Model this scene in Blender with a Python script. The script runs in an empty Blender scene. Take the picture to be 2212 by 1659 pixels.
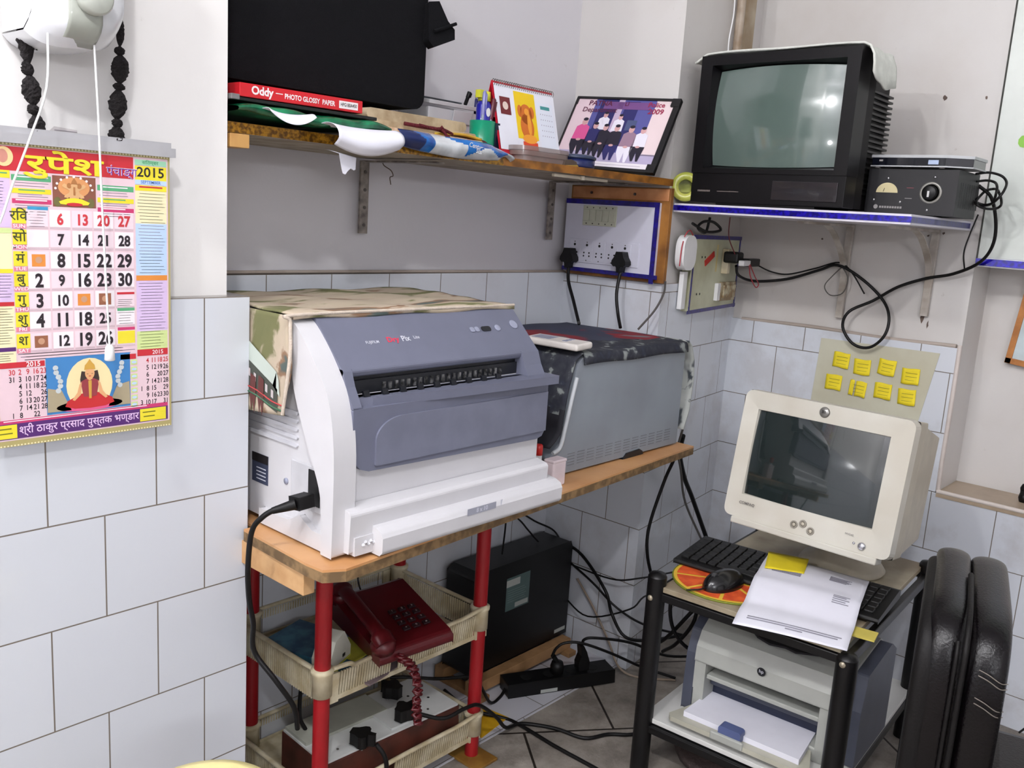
import bpy, math, random
from math import pi, sin, cos, radians as rad
from mathutils import Matrix, Vector
random.seed(7)
SC = bpy.context.scene
COL = SC.collection

# ------------------------------------------------------------------ camera
def _cam():
    f, yaw, pitch, roll = 1946.884, 0.72007611, 0.1871005, 0.0644472
    cy, sy, cp, sp = cos(yaw), sin(yaw), cos(pitch), sin(pitch)
    fw = Vector((cy*cp, sy*cp, -sp)); rt = Vector((sy, -cy, 0)); up = rt.cross(fw)
    cr, sr = cos(roll), sin(roll)
    r2 = cr*rt + sr*up; u2 = -sr*rt + cr*up
    cd = bpy.data.cameras.new('camera'); co = bpy.data.objects.new('camera', cd); COL.objects.link(co)
    m = Matrix.Identity(4)
    for i in range(3):
        m[i][0] = r2[i]; m[i][1] = u2[i]; m[i][2] = -fw[i]
    m.translation = (0, 0, 1.145)
    co.matrix_world = m
    cd.sensor_width = 36; cd.lens = 36*f/2212; cd.clip_start = .02
    SC.camera = co
_cam()

# ------------------------------------------------------------------ light
SC.view_settings.view_transform = 'Standard'; SC.view_settings.look = 'None'
SC.view_settings.gamma = 1; SC.view_settings.use_curve_mapping = False
SC.view_settings.exposure = 0.3
wd = bpy.data.worlds.new('world'); SC.world = wd; wd.use_nodes = True
wd.node_tree.nodes['Background'].inputs[0].default_value = (.8, .85, 1, 1)
wd.node_tree.nodes['Background'].inputs[1].default_value = .15
def lamp(name, loc, watts, size, colr=(.985, .985, 1)):
    l = bpy.data.lights.new(name, 'POINT'); l.energy = watts; l.shadow_soft_size = size; l.color = colr
    o = bpy.data.objects.new(name, l); o.location = loc; COL.objects.link(o); return o
lamp('ceiling_bulb', (-.25, -.15, 2.28), 44, .05)
lamp('near_bulb', (-.35, .62, 2.28), 32, .045)
lamp('far_bulb', (-1.5, 1.03, 2.15), 40, .045)
lamp('low_bulb', (-1.5, .93, 1.13), 5, .05)
tl_ = bpy.data.lights.new('fill_light', 'AREA'); tl_.shape = 'RECTANGLE'; tl_.size = 1.2; tl_.size_y = .12; tl_.energy = 15; tl_.color = (.93, .96, 1)  # added soft fill to lift the shade under the shelf, not a lamp of the room
to_ = bpy.data.objects.new('fill_light', tl_); COL.objects.link(to_); to_.location = (-.6, -1.5, 1.55)
to_.rotation_euler = (Vector((1.1, 2.9, -.35))).to_track_quat('-Z', 'Y').to_euler()

# ------------------------------------------------------------------ materials
def lin(c):
    c = c/255
    return c/12.92 if c <= .04045 else ((c+.055)/1.055)**2.4
def C3(c): return (lin(c[0]), lin(c[1]), lin(c[2]), 1)
MATS = {}
def mat(name, rgb, rough=.55, metal=0, spec=.5, var=.06, scale=18, bump=0, coat=0, rgb2=None, trans=0, alpha=1, lo=.4, hi=.62):
    if name in MATS: return MATS[name]
    m = bpy.data.materials.new(name); m.use_nodes = True; nt = m.node_tree
    b = nt.nodes['Principled BSDF']
    b.inputs['Roughness'].default_value = rough; b.inputs['Metallic'].default_value = metal
    b.inputs['Specular IOR Level'].default_value = spec
    if coat: b.inputs['Coat Weight'].default_value = coat; b.inputs['Coat Roughness'].default_value = .025
    if trans: b.inputs['Transmission Weight'].default_value = trans
    if alpha < 1: b.inputs['Alpha'].default_value = alpha
    tc = nt.nodes.new('ShaderNodeTexCoord'); n = nt.nodes.new('ShaderNodeTexNoise')
    n.inputs['Scale'].default_value = scale; n.inputs['Detail'].default_value = 4
    nt.links.new(tc.outputs['Object'], n.inputs['Vector'])
    r = nt.nodes.new('ShaderNodeValToRGB'); c = C3(rgb)
    c2 = C3(rgb2) if rgb2 else tuple(max(0, x*(1-var*2)) for x in c[:3]) + (1,)
    r.color_ramp.elements[0].color = c2; r.color_ramp.elements[1].color = c
    r.color_ramp.elements[0].position = lo; r.color_ramp.elements[1].position = hi
    nt.links.new(n.outputs['Fac'], r.inputs['Fac']); nt.links.new(r.outputs['Color'], b.inputs['Base Color'])
    if bump:
        bm = nt.nodes.new('ShaderNodeBump'); bm.inputs['Strength'].default_value = bump; bm.inputs['Distance'].default_value = .01
        n2 = nt.nodes.new('ShaderNodeTexNoise'); n2.inputs['Scale'].default_value = scale*4; n2.inputs['Detail'].default_value = 6
        nt.links.new(tc.outputs['Object'], n2.inputs['Vector'])
        nt.links.new(n2.outputs['Fac'], bm.inputs['Height']); nt.links.new(bm.outputs['Normal'], b.inputs['Normal'])
    MATS[name] = m; return m

def plaster(name, rgb, stain, amount=.5, scale=2.3):
    """painted plaster with blotchy stains that belong to the wall"""
    if name in MATS: return MATS[name]
    m = bpy.data.materials.new(name); m.use_nodes = True; nt = m.node_tree; L = nt.links.new
    b = nt.nodes['Principled BSDF']; b.inputs['Roughness'].default_value = .42
    g = nt.nodes.new('ShaderNodeNewGeometry')
    def noise(s, d=5, rough=.6):
        n = nt.nodes.new('ShaderNodeTexNoise'); n.inputs['Scale'].default_value = s; n.inputs['Detail'].default_value = d
        n.inputs['Roughness'].default_value = rough; L(g.outputs['Position'], n.inputs['Vector']); return n
    n1 = noise(scale); r = nt.nodes.new('ShaderNodeValToRGB')
    r.color_ramp.elements[0].position = .45; r.color_ramp.elements[0].color = C3(rgb)
    r.color_ramp.elements[1].position = .8; a = [C3(rgb)[i]*(1-amount)+C3(stain)[i]*amount for i in range(3)]
    r.color_ramp.elements[1].color = (*a, 1)
    L(n1.outputs['Fac'], r.inputs['Fac'])
    n2 = noise(26, 8, .7); r2 = nt.nodes.new('ShaderNodeValToRGB')
    r2.color_ramp.elements[0].position = .26; r2.color_ramp.elements[0].color = (.45, .40, .36, 1)
    r2.color_ramp.elements[1].position = .34; r2.color_ramp.elements[1].color = (1, 1, 1, 1)
    L(n2.outputs['Fac'], r2.inputs['Fac'])
    mx = nt.nodes.new('ShaderNodeMixRGB'); mx.blend_type = 'MULTIPLY'; mx.inputs[0].default_value = amount
    L(r.outputs[0], mx.inputs[1]); L(r2.outputs[0], mx.inputs[2]); L(mx.outputs[0], b.inputs['Base Color'])
    bp = nt.nodes.new('ShaderNodeBump'); bp.inputs['Strength'].default_value = .25; bp.inputs['Distance'].default_value = .006
    n3 = noise(9, 6); L(n3.outputs['Fac'], bp.inputs['Height']); L(bp.outputs[0], b.inputs['Normal'])
    MATS[name] = m; return m

def tiles(name, axis, u0, v0, rgb=(210, 214, 221), grout=(120, 112, 104), dirt=.0, w=.1506, h=.1496, offset=.5):
    """glazed wall tiles in running bond; axis = world axis that runs along the wall"""
    m = bpy.data.materials.new(name); m.use_nodes = True; nt = m.node_tree; L = nt.links.new
    b = nt.nodes['Principled BSDF']; b.inputs['Roughness'].default_value = .16
    g = nt.nodes.new('ShaderNodeNewGeometry'); s = nt.nodes.new('ShaderNodeSeparateXYZ'); L(g.outputs['Position'], s.inputs[0])
    def add(sock, v):
        a = nt.nodes.new('ShaderNodeMath'); a.operation = 'ADD'; L(sock, a.inputs[0]); a.inputs[1].default_value = v; return a.outputs[0]
    cb = nt.nodes.new('ShaderNodeCombineXYZ')
    L(add(s.outputs['xyz'.index(axis)], -u0 + 40*w), cb.inputs[0])
    L(add(s.outputs[2 if axis != 'z' else 1], -v0 + 20*h), cb.inputs[1])
    br = nt.nodes.new('ShaderNodeTexBrick'); L(cb.outputs[0], br.inputs['Vector'])
    br.offset = offset; br.inputs['Scale'].default_value = 1; br.inputs['Mortar Size'].default_value = .0011
    br.inputs['Mortar Smooth'].default_value = .1; br.inputs['Brick Width'].default_value = w; br.inputs['Row Height'].default_value = h
    br.inputs['Color1'].default_value = C3(rgb); br.inputs['Color2'].default_value = C3([x*.985 for x in rgb]); br.inputs['Mortar'].default_value = C3(grout)
    n = nt.nodes.new('ShaderNodeTexNoise'); n.inputs['Scale'].default_value = 5; n.inputs['Detail'].default_value = 7; n.inputs['Roughness'].default_value = .65
    L(g.outputs['Position'], n.inputs['Vector'])
    r = nt.nodes.new('ShaderNodeValToRGB'); r.color_ramp.elements[0].position = .36; r.color_ramp.elements[0].color = (.62, .55, .49, 1)
    r.color_ramp.elements[1].position = .5; r.color_ramp.elements[1].color = (1, 1, 1, 1); L(n.outputs['Fac'], r.inputs['Fac'])
    mx = nt.nodes.new('ShaderNodeMixRGB'); mx.blend_type = 'MULTIPLY'; mx.inputs[0].default_value = dirt
    L(br.outputs['Color'], mx.inputs[1]); L(r.outputs[0], mx.inputs[2]); L(mx.outputs[0], b.inputs['Base Color'])
    bp = nt.nodes.new('ShaderNodeBump'); bp.invert = True; bp.inputs['Strength'].default_value = .5; bp.inputs['Distance'].default_value = .0015
    L(br.outputs['Fac'], bp.inputs['Height']); L(bp.outputs[0], b.inputs['Normal'])
    MATS[name] = m; return m

# ------------------------------------------------------------------ mesh builder
I4 = Matrix.Identity(4)
def T(x=0, y=0, z=0): return Matrix.Translation((x, y, z))
def RX(a): return Matrix.Rotation(rad(a), 4, 'X')
def RY(a): return Matrix.Rotation(rad(a), 4, 'Y')
def RZ(a): return Matrix.Rotation(rad(a), 4, 'Z')
FRONT = RX(90)          # plane drawn in (x, y) now stands upright and faces -y
def smooth_path(pts, k=6):
    P = [Vector(p) for p in pts]
    if len(P) < 3: return P
    Q = [2*P[0]-P[1]] + P + [2*P[-1]-P[-2]]; out = []
    for i in range(1, len(Q)-2):
        a, b, c, d = Q[i-1:i+3]
        for j in range(k):
            t = j/k
            out.append(.5*((2*b)+(c-a)*t+(2*a-5*b+4*c-d)*t*t+(3*b-a-3*c+d)*t**3))
    out.append(P[-1]); return out
class MB:
    def __init__(s): s.v = []; s.f = []; s.mi = []; s.sm = []; s.mats = []; s.M = I4
    def slot(s, m):
        if m not in s.mats: s.mats.append(m)
        return s.mats.index(m)
    def add(s, vs, fs, m, smooth=False, M=None):
        X = s.M if M is None else s.M @ M; b = len(s.v); k = s.slot(m)
        s.v += [tuple(X @ Vector(v)) for v in vs]
        for f in fs: s.f.append([b+i for i in f]); s.mi.append(k); s.sm.append(smooth)
    def box(s, x0, x1, y0, y1, z0, z1, m, M=None):
        vs = [(x, y, z) for z in (z0, z1) for y in (y0, y1) for x in (x0, x1)]
        s.add(vs, [(0, 2, 3, 1), (4, 5, 7, 6), (0, 1, 5, 4), (2, 6, 7, 3), (0, 4, 6, 2), (1, 3, 7, 5)], m, False, M)
    def prism(s, poly, d0, d1, m, ax='y', M=None, smooth=False):
        """polygon extruded along an axis: ax y -> poly in (x,z); x -> (y,z); z -> (x,y)"""
        n = len(poly)
        def p(a, b, d): return {'y': (a, d, b), 'x': (d, a, b), 'z': (a, b, d)}[ax]
        vs = [p(a, b, d0) for a, b in poly] + [p(a, b, d1) for a, b in poly]
        ar = sum(poly[i][0]*poly[(i+1) % n][1]-poly[(i+1) % n][0]*poly[i][1] for i in range(n)) > 0
        flip = ar if ax in 'yz' else ar
        if ax == 'y': flip = not ar
        c0 = list(range(n)); c1 = [n+i for i in range(n)]
        side = [[i, (i+1) % n, n+(i+1) % n, n+i] for i in range(n)]
        if not flip: side = [q[::-1] for q in side]; c1 = c1[::-1]
        else: c0 = c0[::-1]
        s.add(vs, [c0, c1], m, False, M)
        s.add(vs, side, m, smooth, M)
    def rrect(s, x0, x1, y0, y1, r, n=5):
        out = []
        for cx, cy, a0 in ((x1-r, y1-r, 0), (x0+r, y1-r, 90), (x0+r, y0+r, 180), (x1-r, y0+r, 270)):
            for i in range(n+1):
                a = rad(a0+90*i/n); out.append((cx+r*cos(a), cy+r*sin(a)))
        return out
    def disc(s, cx, cy, r, m, M=None, n=24, z=0, ry=None, a0=0, a1=360):
        ry = r if ry is None else ry; full = a1-a0 >= 360
        ps = [(cx+r*cos(rad(a0+(a1-a0)*i/n)), cy+ry*sin(rad(a0+(a1-a0)*i/n)), z) for i in range(n if full else n+1)]
        s.add(ps, [list(range(len(ps)))], m, False, M)
    def rect(s, x0, x1, y0, y1, m, M=None, z=0):
        s.add([(x0, y0, z), (x1, y0, z), (x1, y1, z), (x0, y1, z)], [(0, 1, 2, 3)], m, False, M)
    def poly(s, ps, m, M=None, z=0):
        s.add([(p[0], p[1], z) for p in ps], [list(range(len(ps)))], m, False, M)
    def lathe(s, prof, m, n=28, M=None, smooth=True, arc=360):
        full = arc >= 360; k = n if full else n+1; vs = []; fs = []
        for r, z in prof:
            for i in range(k): a = rad(arc*i/n); vs.append((r*cos(a), r*sin(a), z))
        for j in range(len(prof)-1):
            for i in range(n):
                a = j*k+i; b = j*k+(i+1) % k; fs.append((a, b, b+k, a+k))
        s.add(vs, fs, m, smooth, M)
        if full:
            if prof[0][0] > 1e-6: s.add(vs[:k], [list(range(k))[::-1]], m, False, M)
            if prof[-1][0] > 1e-6: s.add(vs[-k:], [list(range(k))], m, False, M)
    def cyl(s, p0, p1, r, m, n=16, r1=None):
        p0, p1 = Vector(p0), Vector(p1); d = p1-p0
        Q = T(*p0) @ d.to_track_quat('Z', 'Y').to_matrix().to_4x4()
        s.lathe([(r, 0), (r if r1 is None else r1, d.length)], m, n, Q)
    def tube(s, pts, r, m, n=8, k=6, sm=True, flat=1):
        P = smooth_path(pts, k) if sm else [Vector(p) for p in pts]
        vs = []; fs = []; up = Vector((.13, .27, .95)).normalized()
        for i, p in enumerate(P):
            t = (P[min(i+1, len(P)-1)]-P[max(i-1, 0)]).normalized()
            a = t.cross(up); a = a.normalized() if a.length > 1e-4 else Vector((1, 0, 0)); b = a.cross(t).normalized()
            rr = r(i/(len(P)-1)) if callable(r) else r
            for j in range(n):
                an = 2*pi*j/n; vs.append(tuple(p+a*cos(an)*rr+b*sin(an)*rr*flat))
            up = b
        for i in range(len(P)-1):
            for j in range(n):
                a = i*n+j; b = i*n+(j+1) % n; fs.append((a, a+n, b+n, b))
        s.add(vs, fs, m, True)
        s.add(vs[:n], [list(range(n))], m); s.add(vs[-n:], [list(range(n))[::-1]], m)
    def grid(s, fn, nu, nv, m, smooth=True, M=None, mfn=None):
        vs = [fn(i/nu, j/nv) for j in range(nv+1) for i in range(nu+1)]
        if mfn is None:
            s.add(vs, [(j*(nu+1)+i, j*(nu+1)+i+1, (j+1)*(nu+1)+i+1, (j+1)*(nu+1)+i) for j in range(nv) for i in range(nu)], m, smooth, M)
        else:
            b = len(s.v); X = s.M if M is None else s.M @ M; s.v += [tuple(X @ Vector(v)) for v in vs]
            for j in range(nv):
                for i in range(nu):
                    s.f.append([b+q for q in (j*(nu+1)+i, j*(nu+1)+i+1, (j+1)*(nu+1)+i+1, (j+1)*(nu+1)+i)])
                    s.mi.append(s.slot(mfn((i+.5)/nu, (j+.5)/nv))); s.sm.append(smooth)
    def text(s, body, size, m, M=None, x=0, y=0, z=0, align='CENTER', bold=0, sx=1, shear=0, ext=0, spacing=1):
        cu = bpy.data.curves.new('lettering', 'FONT'); cu.body = body; cu.size = size; cu.align_x = align; cu.align_y = 'CENTER'
        cu.offset = bold*size; cu.shear = shear; cu.extrude = ext; cu.resolution_u = 3; cu.space_character = spacing
        o = bpy.data.objects.new('lettering', cu); COL.objects.link(o)
        dg = bpy.context.evaluated_depsgraph_get(); me = bpy.data.meshes.new_from_object(o.evaluated_get(dg))
        s.add([(x+v.co.x*sx, y+v.co.y, z+v.co.z) for v in me.vertices], [list(p.vertices) for p in me.polygons], m, False, M)
        bpy.data.meshes.remove(me); bpy.data.objects.remove(o); bpy.data.curves.remove(cu)
    def build(s, name, parent=None, loc=(0, 0, 0), rz=0, bevel=0, seg=2, solid=0, sub=0, M=None, kind=None, ang=35):
        me = bpy.data.meshes.new(name); me.from_pydata(s.v, [], s.f)
        for m in s.mats: me.materials.append(m)
        me.polygons.foreach_set('material_index', s.mi); me.polygons.foreach_set('use_smooth', s.sm); me.update()
        o = bpy.data.objects.new(name, me); COL.objects.link(o)
        if M is not None: o.matrix_world = M
        else: o.location = loc; o.rotation_euler = (0, 0, rad(rz))
        if parent is not None: o.parent = parent
        if kind: o['kind'] = kind
        if sub: q = o.modifiers.new('subsurf', 'SUBSURF'); q.levels = sub; q.render_levels = sub
        if solid: q = o.modifiers.new('solid', 'SOLIDIFY'); q.thickness = solid; q.offset = 0
        if bevel:
            q = o.modifiers.new('bevel', 'BEVEL'); q.width = bevel; q.segments = seg; q.limit_method = 'ANGLE'; q.angle_limit = rad(ang); q.harden_normals = False
        return o
def tag(o, label, cat, group=None):
    o['label'] = label; o['category'] = cat
    if group: o['group'] = group
    return o
def thing(name, label, cat, loc=(0, 0, 0), rz=0, group=None, rot=None):
    o = bpy.data.objects.new(name, None); COL.objects.link(o); o.location = loc; o.empty_display_size = .05
    o.rotation_euler = rot if rot else (0, 0, rad(rz)); return tag(o, label, cat, group)
def cable(name, label, pts, r, m, cat='cable', group=None, k=6):
    mb = MB(); o0 = Vector(pts[0]); mb.tube([Vector(p)-o0 for p in pts], r, m, 8, k)
    return tag(mb.build(name, loc=o0), label, cat, group)
def copy_tree(o, parent=None):
    c = o.copy(); COL.objects.link(c); c.parent = parent
    for ch in list(o.children): copy_tree(ch, c)
    return c

# common materials
WHITE = mat('white_plastic', (228, 228, 228), .38, var=.02)
BLACK = mat('black_plastic', (11, 11, 12), .42, var=.1, spec=.35)
CORD = mat('black_rubber', (9, 8, 9), .5, var=.1, spec=.35)
GCORD = mat('grey_rubber', (95, 92, 88), .6)
BLUE = mat('blue_tape', (26, 12, 128), .3, coat=.25, scale=90, rgb2=(16, 6, 90))
INK = mat('ink_black', (28, 24, 26), .6)
RED_INK = mat('ink_red', (205, 58, 66), .6)
CREAM = mat('cream_plastic', (214, 204, 176), .45, rgb2=(186, 172, 138), scale=30)
REDPIPE = mat('red_plastic', (158, 20, 28), .4, var=.04)
WOOD = mat('yellow_wood', (196, 150, 88), .5, rgb2=(168, 118, 62), scale=14)
SILVER = mat('silver_metal', (190, 190, 190), .3, metal=.9)
DSILV = mat('dull_steel', (120, 116, 112), .5, metal=.7, rgb2=(70, 62, 58), scale=60)
PAPER = mat('white_paper', (226, 226, 236), .7, var=.02)
YNOTE = mat('yellow_note', (236, 214, 36), .7, var=.04)

# ================================================================== the room
PLW = plaster('wall_paint_white', (208, 206, 210), (190, 186, 182), .25)
PLP = plaster('pier_paint', (230, 228, 226), (206, 200, 192), .3)
PLD = plaster('wall_paint_stained', (206, 203, 200), (180, 168, 156), .45)
PLB = plaster('low_wall_paint', (206, 200, 190), (188, 178, 164), .35)
T_PIER = tiles('pier_tiles', 'x', .7556-.0753, .697)
T_BACK = tiles('back_tiles', 'x', .961, 1.003, dirt=.15)
T_RIGHT = tiles('right_tiles', 'y', .633-.075, .681, dirt=.35)
T_PILX = tiles('pillar_front_tiles', 'x', 1.9, .681, dirt=.35)
T_PILY = tiles('pillar_side_tiles', 'y', 1.05, .681, dirt=.25)
LEDGE = plaster('cement_ledge', (176, 164, 154), (120, 104, 92), .6, 8)

def struct(mb, name, **k): return mb.build(name, kind='structure', **k)
# floor: rough stone slabs, glazed white tiles along the back wall
def floor_mat():
    m = bpy.data.materials.new('stone_floor'); m.use_nodes = True; nt = m.node_tree; L = nt.links.new
    b = nt.nodes['Principled BSDF']; b.inputs['Roughness'].default_value = .5
    g = nt.nodes.new('ShaderNodeNewGeometry')
    n = nt.nodes.new('ShaderNodeTexNoise'); n.inputs['Scale'].default_value = 7; n.inputs['Detail'].default_value = 9; n.inputs['Roughness'].default_value = .7
    L(g.outputs['Position'], n.inputs['Vector'])
    r = nt.nodes.new('ShaderNodeValToRGB'); L(n.outputs['Fac'], r.inputs['Fac'])
    e = r.color_ramp.elements; e[0].position = .3; e[0].color = C3((92, 84, 76)); e[1].position = .7; e[1].color = C3((178, 170, 160))
    mp = nt.nodes.new('ShaderNodeMapping'); mp.inputs['Rotation'].default_value = (0, 0, rad(38)); L(g.outputs['Position'], mp.inputs['Vector'])
    br = nt.nodes.new('ShaderNodeTexBrick'); L(mp.outputs[0], br.inputs['Vector']); br.inputs['Scale'].default_value = 1
    br.inputs['Brick Width'].default_value = .42; br.inputs['Row Height'].default_value = .3; br.inputs['Mortar Size'].default_value = .003
    br.inputs['Mortar'].default_value = C3((70, 62, 56)); br.inputs['Color1'].default_value = (1, 1, 1, 1); br.inputs['Color2'].default_value = (.8, .8, .8, 1)
    mx = nt.nodes.new('ShaderNodeMixRGB'); mx.blend_type = 'MULTIPLY'; mx.inputs[0].default_value = 1
    L(r.outputs[0], mx.inputs[1]); L(br.outputs['Color'], mx.inputs[2]); L(mx.outputs[0], b.inputs['Base Color'])
    bp = nt.nodes.new('ShaderNodeBump'); bp.inputs['Strength'].default_value = .5; bp.inputs['Distance'].default_value = .01
    L(n.outputs['Fac'], bp.inputs['Height']); L(bp.outputs[0], b.inputs['Normal'])
    return m
T_FLOOR = tiles('floor_tiles', 'x', 1.33, 1.2, rgb=(205, 205, 212), dirt=.35)
nt = T_FLOOR.node_tree
sp = [n for n in nt.nodes if n.type == 'SEPXYZ'][0]
ad = [l.to_node for l in sp.outputs[2].links][0]; nt.links.new(sp.outputs[1], ad.inputs[0])
mb = MB(); mb.rect(-2.2, 2.6, -1.6, 1.6, floor_mat()); struct(mb, 'floor')
mb = MB(); mb.box(.7, 1.87, 1.195, 1.5, .0005, .003, T_FLOOR); struct(mb, 'floor')
mb = MB(); mb.box(-2.2, 2.6, -1.6, 1.6, 2.6, 2.65, PLW); struct(mb, 'ceiling')
# back wall: plaster above, tiles below with a thin dark joint
mb = MB(); mb.box(.6, 2.0, 1.486, 1.6, 1.003, 2.6, PLW); mb.box(.6, 2.0, 1.486, 1.6, 0, 1.003, PLW); struct(mb, 'wall_back')
mb = MB(); mb.box(.7, 1.87, 1.472, 1.486, 0, 1.003, T_BACK); struct(mb, 'trim_1')
mb = MB(); mb.tube([(.72, 1.478, 1.006), (1.0, 1.478, 1.007), (1.4, 1.478, 1.006), (1.86, 1.478, 1.004)], .0035, LEDGE, 6); struct(mb, 'trim_2')
# pier with the hanging calendar
mb = MB(); mb.box(-2.2, .731, 1.225, 1.6, .99, 2.6, PLP); mb.box(-2.2, .72, 1.23, 1.6, 0, .99, PLP); struct(mb, 'wall_left')
mb = MB(); mb.box(-2.2, .7556, 1.2, 1.6, 0, .9965, T_PIER); struct(mb, 'trim_3', bevel=.0015)
# corner pillar
mb = MB(); mb.prism([(1.8665, 1.6), (1.8665, 1.1825), (2.5, 1.262), (2.5, 1.6)], .95, 2.6, PLD, 'z'); struct(mb, 'wall_corner')
mb = MB()
a = [(1.866, 1.6), (1.866, 1.182), (2.5, 1.2615), (2.5, 1.6)]
mb.add([(1.855, 1.6, 0), (1.855, 1.171, 0), (1.855, 1.171, 1.0), (1.855, 1.6, 1.0)], [(0, 1, 2, 3)], T_PILY)
mb.add([(1.855, 1.171, 0), (2.4, 1.24, 0), (2.4, 1.24, 1.0), (1.855, 1.171, 1.0)], [(0, 1, 2, 3)], T_PILX)
mb.add([(1.855, 1.171, 1.0), (2.4, 1.24, 1.0), (2.4, 1.27, 1.0), (1.87, 1.2, 1.0), (1.87, 1.6, 1.0), (1.855, 1.6, 1.0)], [(0, 1, 2, 3, 4, 5)], LEDGE)
struct(mb, 'trim_4')
# right wall with its plastered recess
mb = MB()
mb.box(2.344, 2.7, .62, 1.6, .89, 2.6, PLD)
mb.box(2.35, 2.7, -1.6, 1.6, 0, .52, PLD); mb.box(2.35, 2.7, .62, 1.6, .52, .89, PLD)
mb.box(2.485, 2.7, -1.6, .62, .52, 2.6, PLD)
SM = mat('wall_smudge', (120, 104, 94), .8, rgb2=(90, 76, 68)); rs = random.Random(5)
for y, z, a, b in [(.743, 1.479, .006, .008), (.651, 1.478, .004, .005), (.938, 1.177, .010, .005), (.70, 1.163, .005, .004), (.72, .955, .006, .016), (.706, .94, .003, .012), (.735, 1.155, .004, .003), (1.0, 1.13, .003, .004)]:
    mb.poly([(-(y+a*cos(q/9*2*pi)*rs.uniform(.5, 1)), z+b*sin(q/9*2*pi)*rs.uniform(.5, 1)) for q in range(9)], SM, T(2.3436, 0, 0) @ RZ(-90) @ RX(90))
struct(mb, 'wall_right')
mb = MB()
mb.box(2.33, 2.36, .625, 1.3, .53, .893, T_RIGHT); mb.box(2.33, 2.36, -1.6, 1.3, 0, .53, T_RIGHT)
struct(mb, 'trim_5', bevel=.002)
mb = MB()
mb.tube([(2.336, 1.2, .893), (2.336, 1.0, .897), (2.336, .8, .893), (2.336, .63, .897)], .007, LEDGE, 6, flat=.8)
mb.tube([(2.334, .622, .9), (2.334, .621, .75), (2.334, .622, .6), (2.334, .62, .535)], .006, plaster('rough_edge', (206, 196, 190), (150, 136, 122), .6, 12), 6)
struct(mb, 'trim_6')
mb = MB(); mb.box(2.328, 2.487, -1.6, .622, .521, .5345, plaster('sill_cement', (176, 158, 136), (120, 100, 80), .7, 6))
mb.tube([(2.332, .622, .534), (2.332, .3, .533), (2.332, -.2, .534)], .006, plaster('sill_edge', (214, 204, 196), (170, 156, 142), .5, 9), 6); struct(mb, 'trim_7')
# walls behind the camera close the room
mb = MB(); mb.box(-2.3, -2.2, -1.6, 1.6, 0, 2.6, PLW); struct(mb, 'wall_rear')
mb = MB(); mb.box(-2.2, 2.7, -1.7, -1.6, 0, 2.6, PLW); struct(mb, 'wall_front')
# conduit and wires in the corner above the television
mb = MB(); mb.cyl((2.155, 1.205, 1.58), (2.155, 1.205, 2.6), .011, mat('conduit_paint', (196, 184, 170), .5, rgb2=(150, 128, 104), scale=9))
tag(mb.build('conduit_pipe'), 'off-white conduit pipe running up the corner behind the television', 'pipe')
mb = MB(); mb.box(2.19, 2.25, 1.21, 1.25, 1.2, 2.6, mat('brown_stain_paint', (184, 172, 150), .6, rgb2=(150, 130, 104), scale=7))
struct(mb, 'trim_8', bevel=.008)
cable('wall_wire', 'thin white wire hanging down beside the conduit pipe', [(2.09, 1.19, 1.72), (2.095, 1.19, 1.66), (2.085, 1.19, 1.6), (2.088, 1.19, 1.56)], .0018, WHITE)

# ================================================================== pier: fan, tassels, calendar
# -- wall fan base
lt = mat('fan_white', (226, 228, 232), .25, var=.02, coat=.3); lg = mat('fan_grey', (168, 172, 162), .3, coat=.4)
t = thing('wall_fan', 'white wall fan base with grey centre panel and round knob above the calendar', 'fan', (.481, 1.2, 1.308))
mb = MB()
pr = [(-.05, .2), (-.052, .03), (-.047, .012), (-.03, .002), (0, -.005), (.03, .001), (.045, .010), (.0515, .03), (.05, .2)]
def fanface(u, v):
    x = (u-.5)*.104; y = -.075-.022*(1-(2*u-1)**2); e = .0*u
    zb = .018*abs(2*u-1)**4-.006+.004*(2*u-1)
    z = zb + v*.22; y2 = y + .03*max(0, (1-v*7))**2
    return (x, y2, z)
mb.grid(fanface, 20, 24, lt)
mb.grid(lambda u, v: ((u-.5)*.104, (-.075-.022*(1-(2*u-1)**2)+.03)*(1-v)+.02*v, .018*abs(2*u-1)**4-.006+.004*(2*u-1)), 20, 4, lt)
for sx in (0, 1): mb.grid(lambda u, v: ((sx-.5)*.104, (-.075+.03*max(0, 1-v*7)**2)*(1-u)+.02*u, .014+v*.21+.004*(2*sx-1)), 4, 20, lt)
mb.build('housing', t)
mb = MB(); mb.grid(lambda u, v: (-.022+u*.038, -.0775-.022*(1-(2*(.29+u*.37)-1)**2)+.03*max(0, (1-v*7))**2, -.004+v*.2), 10, 24, lg); mb.build('centre_panel', t, solid=.001)
mb = MB(); mb.lathe([(.0, .0), (.018, .0), (.02, .004), (.02, .014), (.017, .018), (0, .018)], mat('fan_knob', (186, 190, 180), .25, coat=.5), 28, T(.004, -.096, .048) @ RX(90)); mb.build('knob', t)
cable('pull_cord', 'white pull cord slanting left from the wall fan across the calendar', [(.446, 1.13, 1.315), (.431, 1.10, 1.25), (.413, 1.10, 1.197), (.393, 1.10, 1.145), (.377, 1.10, 1.099), (.357, 1.1, 1.058)], .0013, WHITE, 'cord', k=4)
t = thing('pull_cord', 'white pull cord with bell-shaped end hanging straight over the calendar', 'cord', (.505, 1.12, .944))
mb = MB(); mb.tube([(-.009, .005, .37), (-.008, 0, .284), (-.006, 0, .192), (-.003, 0, .09), (0, 0, .004)], .0013, WHITE); mb.build('string', t)
mb = MB(); mb.lathe([(.0, .006), (.003, .006), (.0052, .003), (.0058, -.003), (.0064, -.013), (.0052, -.014), (0, -.012)], WHITE, 20); mb.build('bell', t)
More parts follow.
